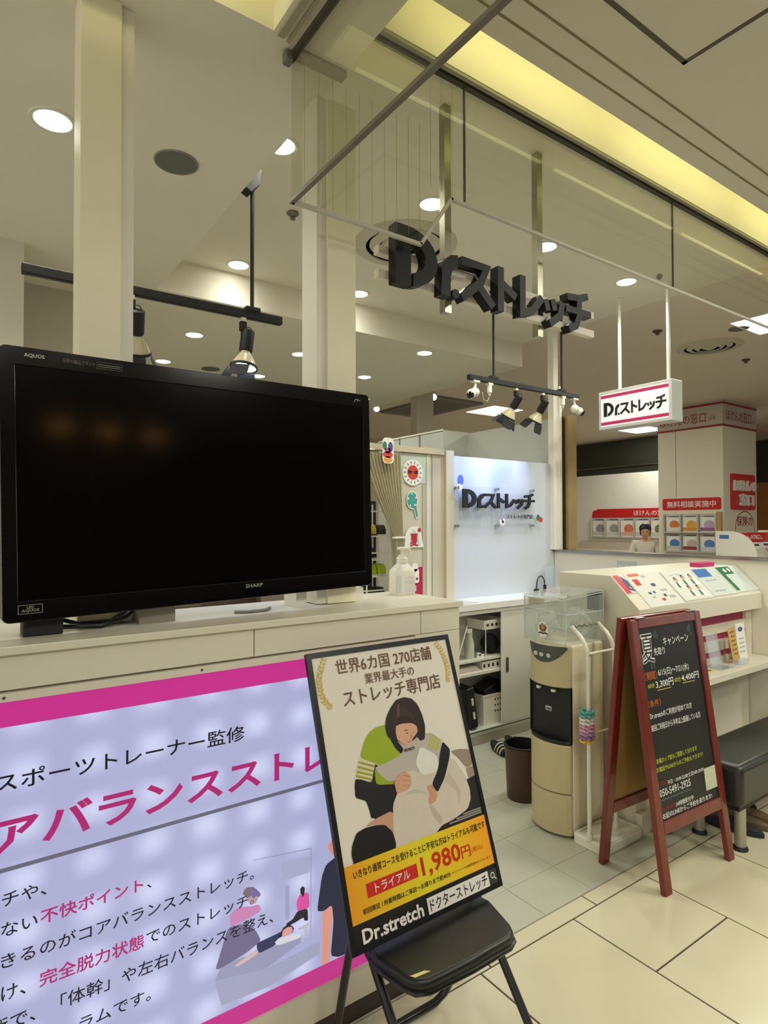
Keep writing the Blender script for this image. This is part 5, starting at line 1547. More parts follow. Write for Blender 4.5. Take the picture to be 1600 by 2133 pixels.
def bag(cx_, cy_, cz_, r, sc, label, seed):
    rnd = random.Random(seed)
    n_, m_ = 26, 16
    vs, fs = [], []
    ph = [(rnd.uniform(2, 7), rnd.uniform(2, 7), rnd.uniform(0, 6), rnd.uniform(0.04, 0.11)) for _ in range(7)]
    for j in range(m_ + 1):
        for i in range(n_):
            th, a = pi * j / m_, 2 * pi * i / n_
            k = 1 + sum(w * sin(f1 * a + p) * sin(f2 * th + p * 2) for f1, f2, p, w in ph)
            vs.append((cx_ + r * sc[0] * k * sin(th) * cos(a), cy_ + r * sc[1] * k * sin(th) * sin(a), max(bz0 + 0.004, cz_ - r * sc[2] * k * cos(th))))
    for j in range(m_):
        for i in range(n_):
            fs.append((j * n_ + i, j * n_ + (i + 1) % n_, (j + 1) * n_ + (i + 1) % n_, (j + 1) * n_ + i))
    MB().add(vs, fs).build('plastic_bag', clear('crumpled_film', (0.93, 0.95, 0.93), haze=0.28, rough=0.12, hazecol=(0.85, 0.88, 0.84)), label=label, cat='plastic bag', group='plastic bags in the acrylic box')


bag(2.575, 2.150, 1.045, 0.058, (1, 1, 1.2), 'crumpled clear plastic bag behind the crest sticker in the acrylic box', 1)
bag(2.690, 2.050, 1.055, 0.066, (1.1, 0.9, 1.15), 'crumpled clear plastic bag at the right side of the acrylic box', 2)

# ================================================================== WASTE BIN AND SLIPPERS
wb = thing('waste_bin', 'round dark brown waste bin behind the water dispenser', 'waste bin', (2.70, 2.44, 0))
BINM = mat('bin_brown', (72, 44, 36), 0.4, var=0.1)
MB().lathe([(0.086, 0.0), (0.089, 0.006), (0.102, 0.300), (0.105, 0.305), (0.098, 0.305), (0.086, 0.02), (1e-5, 0.02)], (2.70, 2.44, 0), n=32).build('shell', BINM, wb, smooth=True)
MB().lathe([(0.0975, 0.296), (0.107, 0.296), (0.107, 0.308), (0.0975, 0.308), (0.0975, 0.296)], (2.70, 2.44, 0), n=32, cap=False).build('rim', mat('bin_liner_black', (16, 16, 17), 0.5), wb, smooth=True)
MB().lathe([(0.097, 0.302), (0.09, 0.20), (0.08, 0.10), (1e-5, 0.10)], (2.70, 2.44, 0), n=24, cap=False).build('bag_liner', mat('bin_liner_black', (16, 16, 17), 0.5), wb, smooth=True)


def slipper(x, y, rz, label, base=(22, 22, 26), band=(24, 24, 26), stripes=True, group='slippers on the shop floor'):
    t = thing('slipper', label, 'slipper', (x, y, 0), rz, group=group)
    t.scale = (1.12, 1.12, 1.12)
    out = [(0.040 * (1.0 if a < 0.5 else 0.86) * sin(2 * pi * a) * (1.12 if sin(pi * a) > 0.6 else 0.95), -0.13 * cos(2 * pi * a)) for a in [k / 24 for k in range(24)]]
    MB().prism(out, FT, 0.0, 0.022).build('sole', mat('slipper_sole_%d' % base[0], base, 0.7), t, local=True, bevel=0.006)
    MB().prism([(p[0] * 0.9, p[1] * 0.94) for p in out], FT, 0.022, 0.026).build('insole', mat('slipper_insole_%d' % base[0], tuple(min(255, c + 14) for c in base), 0.8), t, local=True)
    vs, fs = [], []
    ny, nx2 = 9, 13
    for j in range(ny):
        y_ = 0.0 + 0.11 * j / (ny - 1)
        w_ = 0.047 - 0.012 * (j / (ny - 1)) ** 2
        h_ = 0.050 - 0.020 * (j / (ny - 1))
        for i in range(nx2):
            a = pi * i / (nx2 - 1)
            vs.append((w_ * cos(a), y_, 0.010 + h_ * sin(a)))
    for j in range(ny - 1):
        for i in range(nx2 - 1):
            a = j * nx2 + i
            fs.append((a, a + 1, a + nx2 + 1, a + nx2))
    st_ = MB().add(vs, fs).build('strap', mat('slipper_strap_%d' % band[0], band, 0.5), t, local=True, smooth=True)
    st_.modifiers.new('thick', 'SOLIDIFY').thickness = 0.004
    if stripes:
        for k in range(3):
            vs, fs = [], []
            for e in (0, 1):
                y_ = 0.014 + 0.030 * k + 0.012 * e
                f_ = y_ / 0.11
                w_, h_ = 0.0490 - 0.012 * f_ ** 2, 0.0525 - 0.020 * f_
                for i in range(nx2):
                    a = pi * i / (nx2 - 1)
                    vs.append((w_ * cos(a), y_, 0.010 + h_ * sin(a)))
            fs = [(i, i + 1, nx2 + i + 1, nx2 + i) for i in range(nx2 - 1)]
            MB().add(vs, fs).build('stripe', mat('slipper_stripe', (206, 196, 160), 0.5), t, local=True, smooth=True)
    return t


slipper(3.12, 3.02, radians(158), 'left black slipper with three pale stripes before the open cabinet')
slipper(3.27, 3.025, radians(158), 'right black slipper with three pale stripes, half hidden by the water dispenser')

# ================================================================== UMBRELLA STAND
us = thing('umbrella_stand', 'white metal umbrella stand with tray between water dispenser and chalkboard', 'umbrella stand', (2.68, 1.88, 0))
UW = mat('stand_white_enamel', (232, 228, 214), 0.3, var=0.02)
MB().prism(rrect(2.522, 1.775, 2.842, 1.958, 0.02), FT, 0.0, 0.045).build('tray_base', UW, us, bevel=0.004)
ring(rrect(2.528, 1.781, 2.836, 1.952, 0.018), rrect(2.540, 1.793, 2.824, 1.940, 0.012), FT, 0.045, 0.052).build('tray_lip', UW, us)
for x in (2.530, 2.742):
    yb = 1.862
    path = [(x, yb, 0.03), (x, yb, 0.90), (x, yb + 0.003, 0.945), (x, yb + 0.018, 0.985), (x, yb + 0.045, 1.020), (x, yb + 0.095, 1.060)]
    MB().tube(path, 0.0105, n=12).build('pole', UW, us, smooth=True)
    MB().cyl((x, yb, 0.045), (x, yb, 0.075), 0.016, n=14).build('pole_socket', UW, us)
    MB().cyl((x, yb - 0.0105, 0.938), (x, yb - 0.013, 0.938), 0.005, n=10).build('screw', GREYP, us)
for z, y in ((0.940, 1.862), (0.548, 1.862)):
    MB().cyl((2.530, y, z), (2.742, y, z), 0.007, n=10).build('cross_rail', UW, us, smooth=True)
MB().tube([(2.530 + 0.212 * i / 30, 1.955, 1.058 + 0.004 * sin(i * 2 * pi / 6)) for i in range(31)], 0.004, n=6).build('divider_rail', STEEL, us, smooth=True)
for k, (c, l) in enumerate((((84, 168, 164), 'teal elastic band at the top of the stack on the umbrella stand pole'), ((110, 170, 164), 'pale teal elastic band, second in the stack on the stand pole'),
                            ((220, 222, 214), 'white elastic band, third in the stack on the stand pole'), ((226, 218, 214), 'off-white elastic band below the white one on the stand pole'),
                            ((206, 150, 176), 'light pink elastic band in the middle of the stack on the stand pole'), ((214, 160, 190), 'pink elastic band below the light pink one on the stand pole'),
                            ((176, 136, 190), 'lilac elastic band in the stack on the stand pole'), ((146, 110, 170), 'purple elastic band low in the stack on the stand pole'),
                            ((214, 184, 60), 'yellow elastic band at the bottom of the stack on the stand pole'))):
    z = 0.668 - 0.0175 * k
    t = thing('elastic_band', l, 'band', (2.515, 1.852, z), group='coloured elastic bands on the umbrella stand')
    rr_ = 0.026
    pts = [(2.512 + (rr_ + 0.003 * sin(9 * q + k)) * cos(q) * 1.25, 1.858 + (rr_ + 0.003 * sin(9 * q + k)) * sin(q), z + 0.003 * sin(5 * q + k)) for q in [2 * pi * i / 40 for i in range(40)]]
    MB().tube(pts, 0.0075, n=7, closed=True).build('coil', mat('band_%d_%d_%d' % c, c, 0.55, var=0.15, scale=150), t, smooth=True)
    MB().ball((2.478, 1.850, z), 0.009, n=10, m=6).build('bead', mat('band_%d_%d_%d' % c, c, 0.55), t, smooth=True)

# ================================================================== CHALKBOARD A-SIGN
cs = thing('chalkboard_sign', 'folding red-brown wooden A-board with handwritten chalk campaign notice', 'chalkboard', (2.73, 1.58, 0))
CH = frame((2.476, 1.442, 0), (0.493, -0.023, 0), (-0.01, 0.158, 1.145))
CBK = frame((2.470, 1.745, 0), (0.493, -0.023, 0), (-0.006, -0.112, 1.145))
for M_, sg_ in ((CH, 1), (CBK, -1)):
    for a in ((-0.010, 0.040), (0.490, 0.536)):
        MB().prism([(a[0], 0), (a[1], 0), (a[1], 1.155), (a[0], 1.155)], M_, -0.022, 0.004).build('stile', MAHOG, cs, bevel=0.004)
    MB().prism([(0.040, 1.112), (0.490, 1.112), (0.490, 1.155), (0.040, 1.155)], M_, -0.022, 0.004).build('top_rail', MAHOG, cs, bevel=0.003)
    MB().prism([(0.040, 0.236), (0.490, 0.236), (0.490, 0.290), (0.040, 0.290)], M_, -0.022, 0.004).build('bottom_rail', MAHOG, cs, bevel=0.003)
MB().prism([(0.034, 0.285), (0.494, 0.285), (0.494, 1.118), (0.034, 1.118)], CH, -0.012, -0.004).build('chalk_panel', mat('chalkboard_black', (30, 28, 25), 0.45, var=0.35, scale=7), cs)
MB().prism([(0.034, 0.285), (0.494, 0.285), (0.494, 1.118), (0.034, 1.118)], CBK, -0.014, -0.006).build('back_panel', mat('hardboard_tan', (150, 116, 56), 0.6, var=0.1), cs)
for x in (0.06, 0.46):
    MB().bar(CH @ Vector((x - 0.03, 1.158, 0.0)), CH @ Vector((x + 0.03, 1.158, 0.0)), 0.02, 0.006).build('hinge', STEEL, cs)
MB().tube([CH @ Vector((0.52, 0.60, -0.02)), CH @ Vector((0.53, 0.585, -0.05)), CBK @ Vector((0.52, 0.59, -0.02))], 0.003, n=6).build('stay_chain', BRASS, cs)
N0 = -0.0034
for (b, x0, y0, x1, y1, m, bo) in (
        ('先取り', 0.137, 0.981, 0.221, 1.016, CHALKW, 0.006), ('キャンペーン', 0.216, 1.017, 0.417, 1.057, CHALKW, 0.006),
        ('〈期間〉', 0.044, 0.880, 0.140, 0.918, CHALKO, 0.006), ('6/15(日)～7/21(水)', 0.148, 0.883, 0.389, 0.922, CHALKW, 0.004),
        ('60分', 0.061, 0.845, 0.111, 0.867, CHALKY, 0.006), ('3,300円', 0.120, 0.836, 0.254, 0.872, CHALKW, 0.008),
        ('60分', 0.264, 0.845, 0.312, 0.868, CHALKY, 0.006), ('4,400円', 0.320, 0.840, 0.462, 0.874, CHALKW, 0.008),
        ('〈条件〉', 0.044, 0.763, 0.142, 0.794, CHALKO, 0.006),
        ('Dr.stretchのご利用が初めての方', 0.049, 0.714, 0.371, 0.742, CHALKW, 0.006), ('前回ご利用日から半年以上経過している方', 0.047, 0.662, 0.430, 0.690, CHALKW, 0.006),
        ('各種カップ割もご用意しております', 0.052, 0.524, 0.365, 0.546, CHALKY, 0.004), ('お電話やLINEからのご予約もできます!', 0.046, 0.489, 0.406, 0.510, CHALKY, 0.004),
        ('[TEL]', 0.045, 0.428, 0.107, 0.448, CHALKR, 0.006), ('平日・10:00-22:00/土日9:00-20:00', 0.113, 0.425, 0.392, 0.444, CHALKW, 0.004),
        ('050-5491-2925', 0.047, 0.386, 0.280, 0.417, CHALKW, 0.004), ('[LINE]', 0.050, 0.325, 0.143, 0.342, CHALKR, 0.006),
        ('24時間受付中', 0.150, 0.324, 0.288, 0.344, CHALKW, 0.006), ('右記のLINEからご予約を承ります!', 0.048, 0.295, 0.432, 0.319, CHALKW, 0.006)):
    txt(b, CH, x0, y0, x1, y1, m, cs, N0, bold=bo, name='chalk_lettering')
# the big outlined character
txt('夏', CH, 0.047, 0.952, 0.139, 1.085, CHALKW, cs, N0, bold=0.040, name='chalk_lettering')
txt('夏', CH, 0.0505, 0.956, 0.1355, 1.081, mat('chalkboard_black', (30, 28, 25), 0.45), cs, N0 + 0.0013, bold=0.0, name='chalk_lettering')
for (x, y, r_, a) in ((0.158, 1.078, 0.010, -30), (0.172, 1.066, 0.007, -50), (0.432, 1.080, 0.011, -30), (0.442, 1.054, 0.007, 0), (0.108, 0.938, 0.008, 0), (0.128, 0.938, 0.007, 0)):
    ca, sa = cos(radians(a)), sin(radians(a))
    R1 = [(x + (p[0] * ca - p[1] * sa), y + (p[0] * sa + p[1] * ca)) for p in arc(0, 0, r_ * 0.7, r_ * 1.6, 0, 345, 23)]
    R2 = [(x + (p[0] * ca - p[1] * sa), y + (p[0] * sa + p[1] * ca)) for p in arc(0, 0, r_ * 0.45, r_ * 1.3, 0, 345, 23)]
    ring(R1, R2, CH, N0, N0 + 0.0004).build('chalk_drop', CHALKB, cs)
for x0, x1, y in ((0.128, 0.232, 0.829), (0.325, 0.425, 0.834)):
    MB().flat(stroke([(x0, y), (x1, y)], 0.003), CH, N0).build('chalk_underline', CHALKY, cs)
MB().flat(stroke([(0.048 + 0.012 * i, 0.372 + (0.003 if i % 2 else -0.003)) for i in range(20)], 0.0025), CH, N0).build('chalk_underline', CHALKB, cs)
MB().flat([(0.394, 0.336), (0.487, 0.336), (0.489, 0.434), (0.396, 0.434)], CH, N0 + 0.0006).build('paper_card', mat('card_paper', (196, 198, 172), 0.6, var=0.12, scale=60), cs)

# ================================================================== BROCHURE COUNTER
dc = thing('brochure_counter', 'white brochure counter with slanted top and crimson slat wall beside the bench', 'counter', (3.54, 1.95, 0))
DX0, DX1 = 2.86, 4.212
PROF = [(1.795, 1.036), (1.795, 1.133), (1.961, 1.297), (1.985, 1.297), (1.985, 1.036)]
YZ = frame((DX0, 0, 0), (0, 1, 0), (0, 0, 1))       # local z = +x
MB().prism(PROF, YZ, 0.016, DX1 - DX0 - 0.001).build('slanted_box', LAM, dc)
for a, b in ((0.0, 0.016),):
    MB().prism([(1.795, 0.762), (1.795, 1.133), (1.961, 1.297), (2.30, 1.297), (2.30, 0.0), (1.88, 0.0), (1.88, 0.735)], YZ, a, b).build('end_panel', LAM, dc, bevel=0.001)
MB().box(DX0 + 0.016, DX1, 1.878, 1.985, 0.735, 1.036).build('slat_board', PINKD, dc)
for (z0, z1) in ((0.907, 0.966), (0.803, 0.868), (0.735, 0.767)):
    MB().box(DX0 + 0.016, DX1, 1.864, 1.878, z0, z1).build('slat', LAM, dc, bevel=0.001)
MB().box(DX1 - 0.075, DX1, 1.858, 1.878, 0.735, 1.012).build('end_slat', LAM, dc)
MB().box(DX0 + 0.18, DX1, 1.690, 1.985, 0.698, 0.735).build('ledge', LAM, dc, bevel=0.002)
MB().box(DX0 + 0.016, DX1, 1.88, 2.30, 0.10, 0.698).build('front_panel', LAM, dc)
MB().box(DX0 - 0.004, DX1, 1.79, 2.30, 0.0, 0.10).build('plinth', LAM, dc, bevel=0.002)
MB().box(DX0 - 0.002, DX0 + 0.13, 1.825, 1.90, 0.10, 0.215).build('step_block', LAM, dc, bevel=0.002)
MB().box(DX0 + 0.016, DX1, 1.985, 2.30, 1.270, 1.297).build('rear_top', LAM, dc)
SLP = frame((DX0, 1.795, 1.133), (1, 0, 0), (0, 0.166, 0.164))


def sheet(name, label, cat, pts, parts, lift=0.0008, m=None, th=0.002):
    t = thing(name, label, cat, tuple(SLP @ Vector((pts[0][0], pts[0][1], 0))))
    MB().prism(pts, SLP, lift, lift + th).build('sheet', m or mat('print_paper', (214, 212, 204), 0.5, var=0.02), t)
    for i, (nm, mm, pp) in enumerate(parts):
        MB().flat(pp, SLP, lift + th + 0.0003 + 0.0001 * i).build(nm, mm, t)
    return t


RC = lambda x0, y0, x1, y1: [(x0, y0), (x1, y0), (x1, y1), (x0, y1)]
BLUE = mat('print_blue', (56, 108, 176), 0.5, var=0.2, scale=40)
GREEN = mat('print_green', (34, 104, 66), 0.5, var=0.1, scale=40)
NAVY = mat('print_navy', (60, 68, 110), 0.5, var=0.2, scale=60)
ORNG = mat('print_orange', (226, 84, 48), 0.5)
GRYP = mat('print_grey', (168, 172, 176), 0.5, var=0.1, scale=60)
SKN = mat('print_skin', (206, 150, 128), 0.5)
sheet('leaflet', 'red and navy leaflet at the left end of the slanted counter top', 'leaflet', RC(0.008, 0.105, 0.102, 0.232),
      (('red_area', RED, RC(0.010, 0.107, 0.055, 0.230)), ('photo_area', NAVY, [(0.05, 0.13), (0.098, 0.112), (0.098, 0.19), (0.06, 0.228)]), ('photo_figure', SKN, RC(0.07, 0.135, 0.085, 0.15))))
sheet('payment_sheet', 'white sheet of payment logos on the slanted counter top beside the leaflet', 'sheet', RC(0.108, 0.004, 0.445, 0.234),
      (('orange_band', ORNG, RC(0.135, 0.213, 0.238, 0.231)), ('red_logo', RED, RC(0.144, 0.150, 0.194, 0.194)),
       ('blue_logo', NAVY, RC(0.275, 0.135, 0.315, 0.156)), ('logo_chip', GRYP, RC(0.245, 0.20, 0.285, 0.215)), ('logo_chip', NAVY, RC(0.19, 0.085, 0.215, 0.10)), ('logo_chip', BLUE, RC(0.235, 0.088, 0.258, 0.104)),
       ('logo_chip', BLACKM, RC(0.31, 0.062, 0.333, 0.078)), ('logo_chip', RED, RC(0.265, 0.036, 0.292, 0.052)), ('logo_chip', GRYP, RC(0.20, 0.06, 0.225, 0.072)), ('logo_chip', GRYP, RC(0.355, 0.05, 0.41, 0.066)), ('logo_chip', GRYP, RC(0.32, 0.10, 0.38, 0.112))))
t0 = sheet('framed_notice', 'clear framed notice with photos of five staff members on the slanted counter top', 'notice', RC(0.452, 0.012, 0.772, 0.226), (), m=mat('acrylic_frame', (216, 222, 216), 0.2), th=0.006)
MB().flat(RC(0.462, 0.022, 0.762, 0.216), SLP, 0.0072).build('paper', mat('print_paper', (214, 212, 204), 0.5), t0)
for (x, y) in ((0.535, 0.135), (0.625, 0.148), (0.71, 0.150), (0.60, 0.070), (0.69, 0.068)):
    MB().flat(arc(x, y + 0.028, 0.016, 0.016, 0, 330, 11), SLP, 0.0078).build('photo_hair', HAIR, t0)
    MB().flat(arc(x + 0.002, y + 0.022, 0.011, 0.013, 0, 330, 11), SLP, 0.0080).build('photo_face', SKN, t0)
    MB().flat([(x - 0.026, y - 0.032), (x + 0.034, y - 0.040), (x + 0.024, y + 0.008), (x - 0.016, y + 0.008)], SLP, 0.0076).build('photo_shirt', WH2, t0)
    MB().flat([(x - 0.030, y - 0.030), (x - 0.008, y - 0.034), (x - 0.006, y + 0.008), (x - 0.022, y + 0.006)], SLP, 0.0082).build('photo_sleeve', GREEN, t0)
txt('スタッフ紹介', SLP, 0.50, 0.186, 0.62, 0.204, GRYP, t0, 0.0078)
t1 = sheet('framed_notice', 'clear framed notice with a blue heading on the slanted counter top', 'notice', RC(0.778, 0.018, 1.055, 0.228), (), m=mat('acrylic_frame', (216, 222, 216), 0.2), th=0.006)
MB().flat(RC(0.786, 0.026, 1.047, 0.220), SLP, 0.0072).build('paper', mat('paper_cool', (202, 208, 202), 0.4), t1)
MB().flat(RC(0.790, 0.158, 0.952, 0.222), SLP, 0.0078).build('blue_heading', BLUE, t1)
for y in (0.045, 0.125):
    MB().flat(RC(0.83, y, 0.96, y + 0.010), SLP, 0.0078).build('print_line', GRYP, t1)
t2 = sheet('framed_notice', 'clear framed notice with green heading at the right end of the slanted top', 'notice', RC(1.062, 0.022, 1.345, 0.228), (), m=mat('acrylic_frame', (216, 222, 216), 0.2), th=0.006)
MB().flat(RC(1.070, 0.030, 1.337, 0.222), SLP, 0.0072).build('paper', mat('paper_cool', (202, 208, 202), 0.4), t2)
MB().flat(RC(1.074, 0.162, 1.235, 0.222), SLP, 0.0078).build('green_heading', GREEN, t2)
MB().flat(RC(1.074, 0.034, 1.118, 0.162), SLP, 0.0078).build('green_bar', GREEN, t2)
MB().flat(arc(1.150, 0.192, 0.016, 0.016, 0, 330, 11), SLP, 0.0082).build('white_mark', WH2, t2)
MB().flat(arc(1.205, 0.196, 0.014, 0.016, 0, 330, 11), SLP, 0.0082).build('white_mark', WH2, t2)
tag(MB().box(3.84, 4.02, 1.992, 2.06, 1.297, 1.325).build('magenta_box', mat('magenta_box', (190, 40, 110), 0.4), bevel=0.004), 'small magenta box behind the top edge of the slanted counter', 'box')
# things on the ledge
t = thing('brochure_card', 'tall white brochure with blue oval standing on the ledge', 'brochure', (4.02, 1.80, 0.735))
FB = frame((3.905, 1.795, 0.736), (1, 0, 0), (0, 0.10, 1))
MB().prism(RC(0.0, 0, 0.112, 0.225), FB, -0.004, 0.0).build('card', WH2, t)
MB().flat(arc(0.056, 0.188, 0.030, 0.015, 0, 345, 23), FB, 0.0006).build('blue_oval', mat('oval_blue', (84, 96, 140), 0.5), t)
for k in range(4):
    MB().flat(RC(0.025, 0.05 + 0.026 * k, 0.09, 0.057 + 0.026 * k), FB, 0.0006).build('print_line', GRYP, t)
t = thing('handwritten_note', 'yellow handwritten note leaning on a clear stand on the ledge', 'note', (3.83, 1.79, 0.735))
FN = frame((3.795, 1.775, 0.748), (1, 0.05, 0.10), (-0.42, 0.12, 1))
MB().prism(RC(0, 0, 0.092, 0.195), FN, -0.002, 0.0).build('paper', mat('kraft_yellow', (206, 164, 86), 0.7, var=0.08), t)
for k in range(6):
    MB().flat(stroke([(0.014 + 0.012 * (k % 2), 0.170 - 0.026 * k), (0.04, 0.174 - 0.026 * k), (0.06, 0.168 - 0.026 * k), (0.078, 0.173 - 0.026 * k)], 0.006), FN, 0.0005).build('handwriting', mat('brown_ink', (84, 62, 30), 0.6), t)
t = thing('acrylic_stand', 'clear acrylic brochure stand on the ledge left of the yellow note', 'stand', (3.66, 1.80, 0.735))
HZ = clear('acrylic_hazy')
MB().box(3.585, 3.73, 1.745, 1.85, 0.7352, 0.739).build('foot', HZ, t)
MB().obox(Matrix.Translation((3.665, 1.825, 0.83)) @ Matrix.Rotation(radians(-10), 4, 'X'), 0.135, 0.003, 0.19).build('back_plate', HZ, t)
MB().box(3.66, 3.735, 1.742, 1.745, 0.739, 0.765).build('front_lip', HZ, t)
t = thing('price_card', 'small cream price card lying on the ledge at its left', 'card', (3.52, 1.80, 0.735))
MB().box(3.44, 3.56, 1.76, 1.83, 0.7352, 0.7375).build('card', mat('card_cream', (222, 204, 158), 0.6), t)
for k in range(3):
    MB().box(3.452 + 0.034 * k, 3.472 + 0.034 * k, 1.772, 1.815, 0.7376, 0.7380).build('mark', mat('brown_ink', (84, 62, 30), 0.6), t)
tag(MB().box(3.80, 3.90, 1.735, 1.77, 0.7352, 0.765).build('clip_block', clear('acrylic_hazy')), 'small clear holder block before the yellow note', 'holder')

# ================================================================== BENCH
bn = thing('bench', 'black vinyl bench with round metal legs behind the chalkboard', 'bench', (3.6, 1.56, 0))
BV = mat('bench_vinyl', (40, 41, 38), 0.35, var=0.2, scale=10, bump=0.15, bscale=30)
MB().box(3.035, 4.15, 1.392, 1.690, 0.225, 0.425).build('cushion', BV, bn, bevel=0.03, seg=5, smooth=True)
MB().box(3.06, 4.12, 1.415, 1.668, 0.205, 0.228).build('underframe', BLACKM, bn)
for x in (3.125, 4.05):
    for y in (1.442, 1.640):
        MB().cyl((x, y, 0.016), (x, y, 0.21), 0.026, n=18).build('leg', mat('leg_satin', (176, 172, 158), 0.35, metal=0.6), bn, smooth=True)
        MB().lathe([(0.034, 0), (0.036, 0.006), (0.030, 0.018), (0.02, 0.02)], (x, y, 0), n=18).build('foot_pad', BLACKM, bn, smooth=True)
slipper(3.30, 1.56, radians(10), 'dark navy slipper under the bench nearest the bench leg', base=(30, 32, 44), band=(34, 36, 50), stripes=False, group='slippers under the bench')
slipper(3.41, 1.57, radians(4), 'brown fur-lined slipper under the bench', base=(96, 82, 58), band=(120, 104, 76), stripes=False, group='slippers under the bench')
slipper(3.52, 1.56, radians(-3), 'tan slipper under the bench, farthest right', base=(110, 90, 62), band=(88, 70, 48), stripes=False, group='slippers under the bench')

# ================================================================== INSURANCE SHOP
PIL = mat('pillar_white', (232, 224, 206), 0.55, var=0.02, scale=2)
PBAND = mat('pillar_band', (196, 184, 176), 0.5, var=0.03)
PLINE = mat('pillar_red_line', (150, 40, 48), 0.5)
PTXT = mat('pillar_red_letter', (156, 52, 58), 0.5)
px0, px1, py0, py1 = 8.89, 9.90, 4.27, 5.24
pil = struct('wall_pillar', MB().box(px0, px1, py0, py1, 0, ZR), PIL)
MB().box(px0 - 0.006, px1 + 0.006, py0 - 0.006, py1 + 0.006, 2.958, ZR - 0.001).build('band', PBAND, pil)
for z in (3.265, 2.950):
    MB().box(px0 - 0.010, px1 + 0.010, py0 - 0.010, py1 + 0.010, z, z + 0.028).build('red_line', PLINE, pil)
PS, PF2 = SIDE(px0 - 0.006), FRONT(py0 - 0.006)
txt('ほけんの窓口', PS, -5.20, 3.03, -4.50, 3.18, PTXT, pil, 0.001, bold=0.01)
txt('保険', PS, -4.46, 3.04, -4.36, 3.11, PTXT, pil, 0.001)
txt('ほけんの窓口', PF2, 8.98, 3.04, 9.74, 3.20, PTXT, pil, 0.001, bold=0.01)
txt('保険', PF2, 9.77, 3.05, 9.86, 3.11, PTXT, pil, 0.001)
MB().box(px0 - 0.0015, px0, 4.955, 4.962, 1.95, 2.95).build('joint', GREYP, pil)
SRED = mat('insurance_red', (206, 34, 40), 0.4)
t = thing('wall_sign', 'red square sign with raised white characters on the pillar front', 'sign', (9.45, 4.26, 1.76))
MB().prism(rrect(9.085, 1.762, 9.825, 2.282, 0.04), PF2, -0.004, 0.010).build('plate', SRED, t)
txt('ほけんの', PF2, 9.13, 2.03, 9.80, 2.19, WH2, t, 0.012, bold=0.03, depth=0.03)
txt('窓口', PF2, 9.30, 1.82, 9.72, 2.00, WH2, t, 0.012, bold=0.014, depth=0.03)
t = thing('arch_emblem', 'thin red arch with red characters on the pillar below the square sign', 'sign', (9.5, 4.26, 1.40))
FP3 = FRONT(py0)
MB().flat(stroke([(9.22, 1.38)] + arc(9.52, 1.50, 0.29, 0.24, 180, 0, 14) + [(9.82, 1.38)], 0.016), FP3, 0.001).build('arch', PTXT, t)
txt('保険の', FP3, 9.27, 1.52, 9.75, 1.67, PTXT, t, 0.002, bold=0.010)
t = thing('wall_sign', 'long red sign with white characters on the left face of the pillar', 'sign', (8.88, 4.73, 1.77))
PS3 = SIDE(px0)
MB().prism(rrect(-5.172, 1.765, -4.300, 1.938, 0.03), PS3, 0.0, 0.008).build('plate', SRED, t)
txt('無料相談実施中', PS3, -5.10, 1.80, -4.37, 1.90, WH2, t, 0.010, bold=0.010)


def brochures(name, label, M, x0, x1, z0, z1, nx, nz, cols, depth=0.05, header=None, labels=None, grp=None):
    t = thing(name, label, 'brochure rack', tuple(M @ Vector(((x0 + x1) / 2, z0, depth / 2))))
    MB().prism(RC(x0, z0, x1, z1), M, 0.001, 0.006).build('back_plate', mat('rack_grey', (176, 168, 160), 0.4), t)
    w, h = (x1 - x0) / nx, (z1 - z0) / nz
    for j in range(nz):
        MB().prism(RC(x0, z1 - (j + 1) * h, x1, z1 - (j + 1) * h + 0.02), M, 0.006, depth + 0.02).build('pocket', mat('rack_edge', (196, 190, 182), 0.3), t)
    for i in range(nx + 1):
        MB().prism(RC(x0 + i * w - 0.008, z0, x0 + i * w + 0.008, z1), M, 0.006, depth).build('divider', mat('rack_edge', (196, 190, 182), 0.3), t)
    k = 0
    for j in range(nz):
        for i in range(nx):
            c = cols[k % len(cols)]
            a, b = x0 + i * w + 0.022, x0 + (i + 1) * w - 0.022
            za, zb = z1 - (j + 1) * h + 0.022, z1 - j * h - 0.012
            q = thing('brochure', labels[k] if labels else label, 'brochure', tuple(M @ Vector(((a + b) / 2, za, 0.02))), group=grp)
            MB().prism(RC(a, za, b, zb), M, 0.012, 0.020).build('booklet', WHITEM, q)
            zt = zb - (zb - za) * 0.16
            MB().flat(RC(a + 0.008, zt + 0.008, b - 0.008, zb - 0.008), M, 0.0206).build('title_strip', GRYP, q)
            MB().flat(RC(a + (b - a) * 0.25, zt + (zb - zt) * 0.35, b - (b - a) * 0.05, zt + (zb - zt) * 0.65), M, 0.0212).build('title_print', DARKG, q)
            MB().flat(arc((a + b) / 2 + (b - a) * 0.12, za + (zb - za) * 0.42, (b - a) * 0.36, (zb - za) * 0.26, 0, 345, 23), M, 0.0208).build('cover_picture', mat('cover_%d_%d_%d' % c[0], c[0], 0.5, var=0.3, scale=20), q)
            MB().flat(RC(a + 0.006, za + (zb - za) * 0.06, b - 0.006, za + (zb - za) * 0.26), M, 0.0210).build('cover_band', mat('cover_%d_%d_%d' % c[1], c[1], 0.5, var=0.2, scale=20), q)
            k += 1
    return t


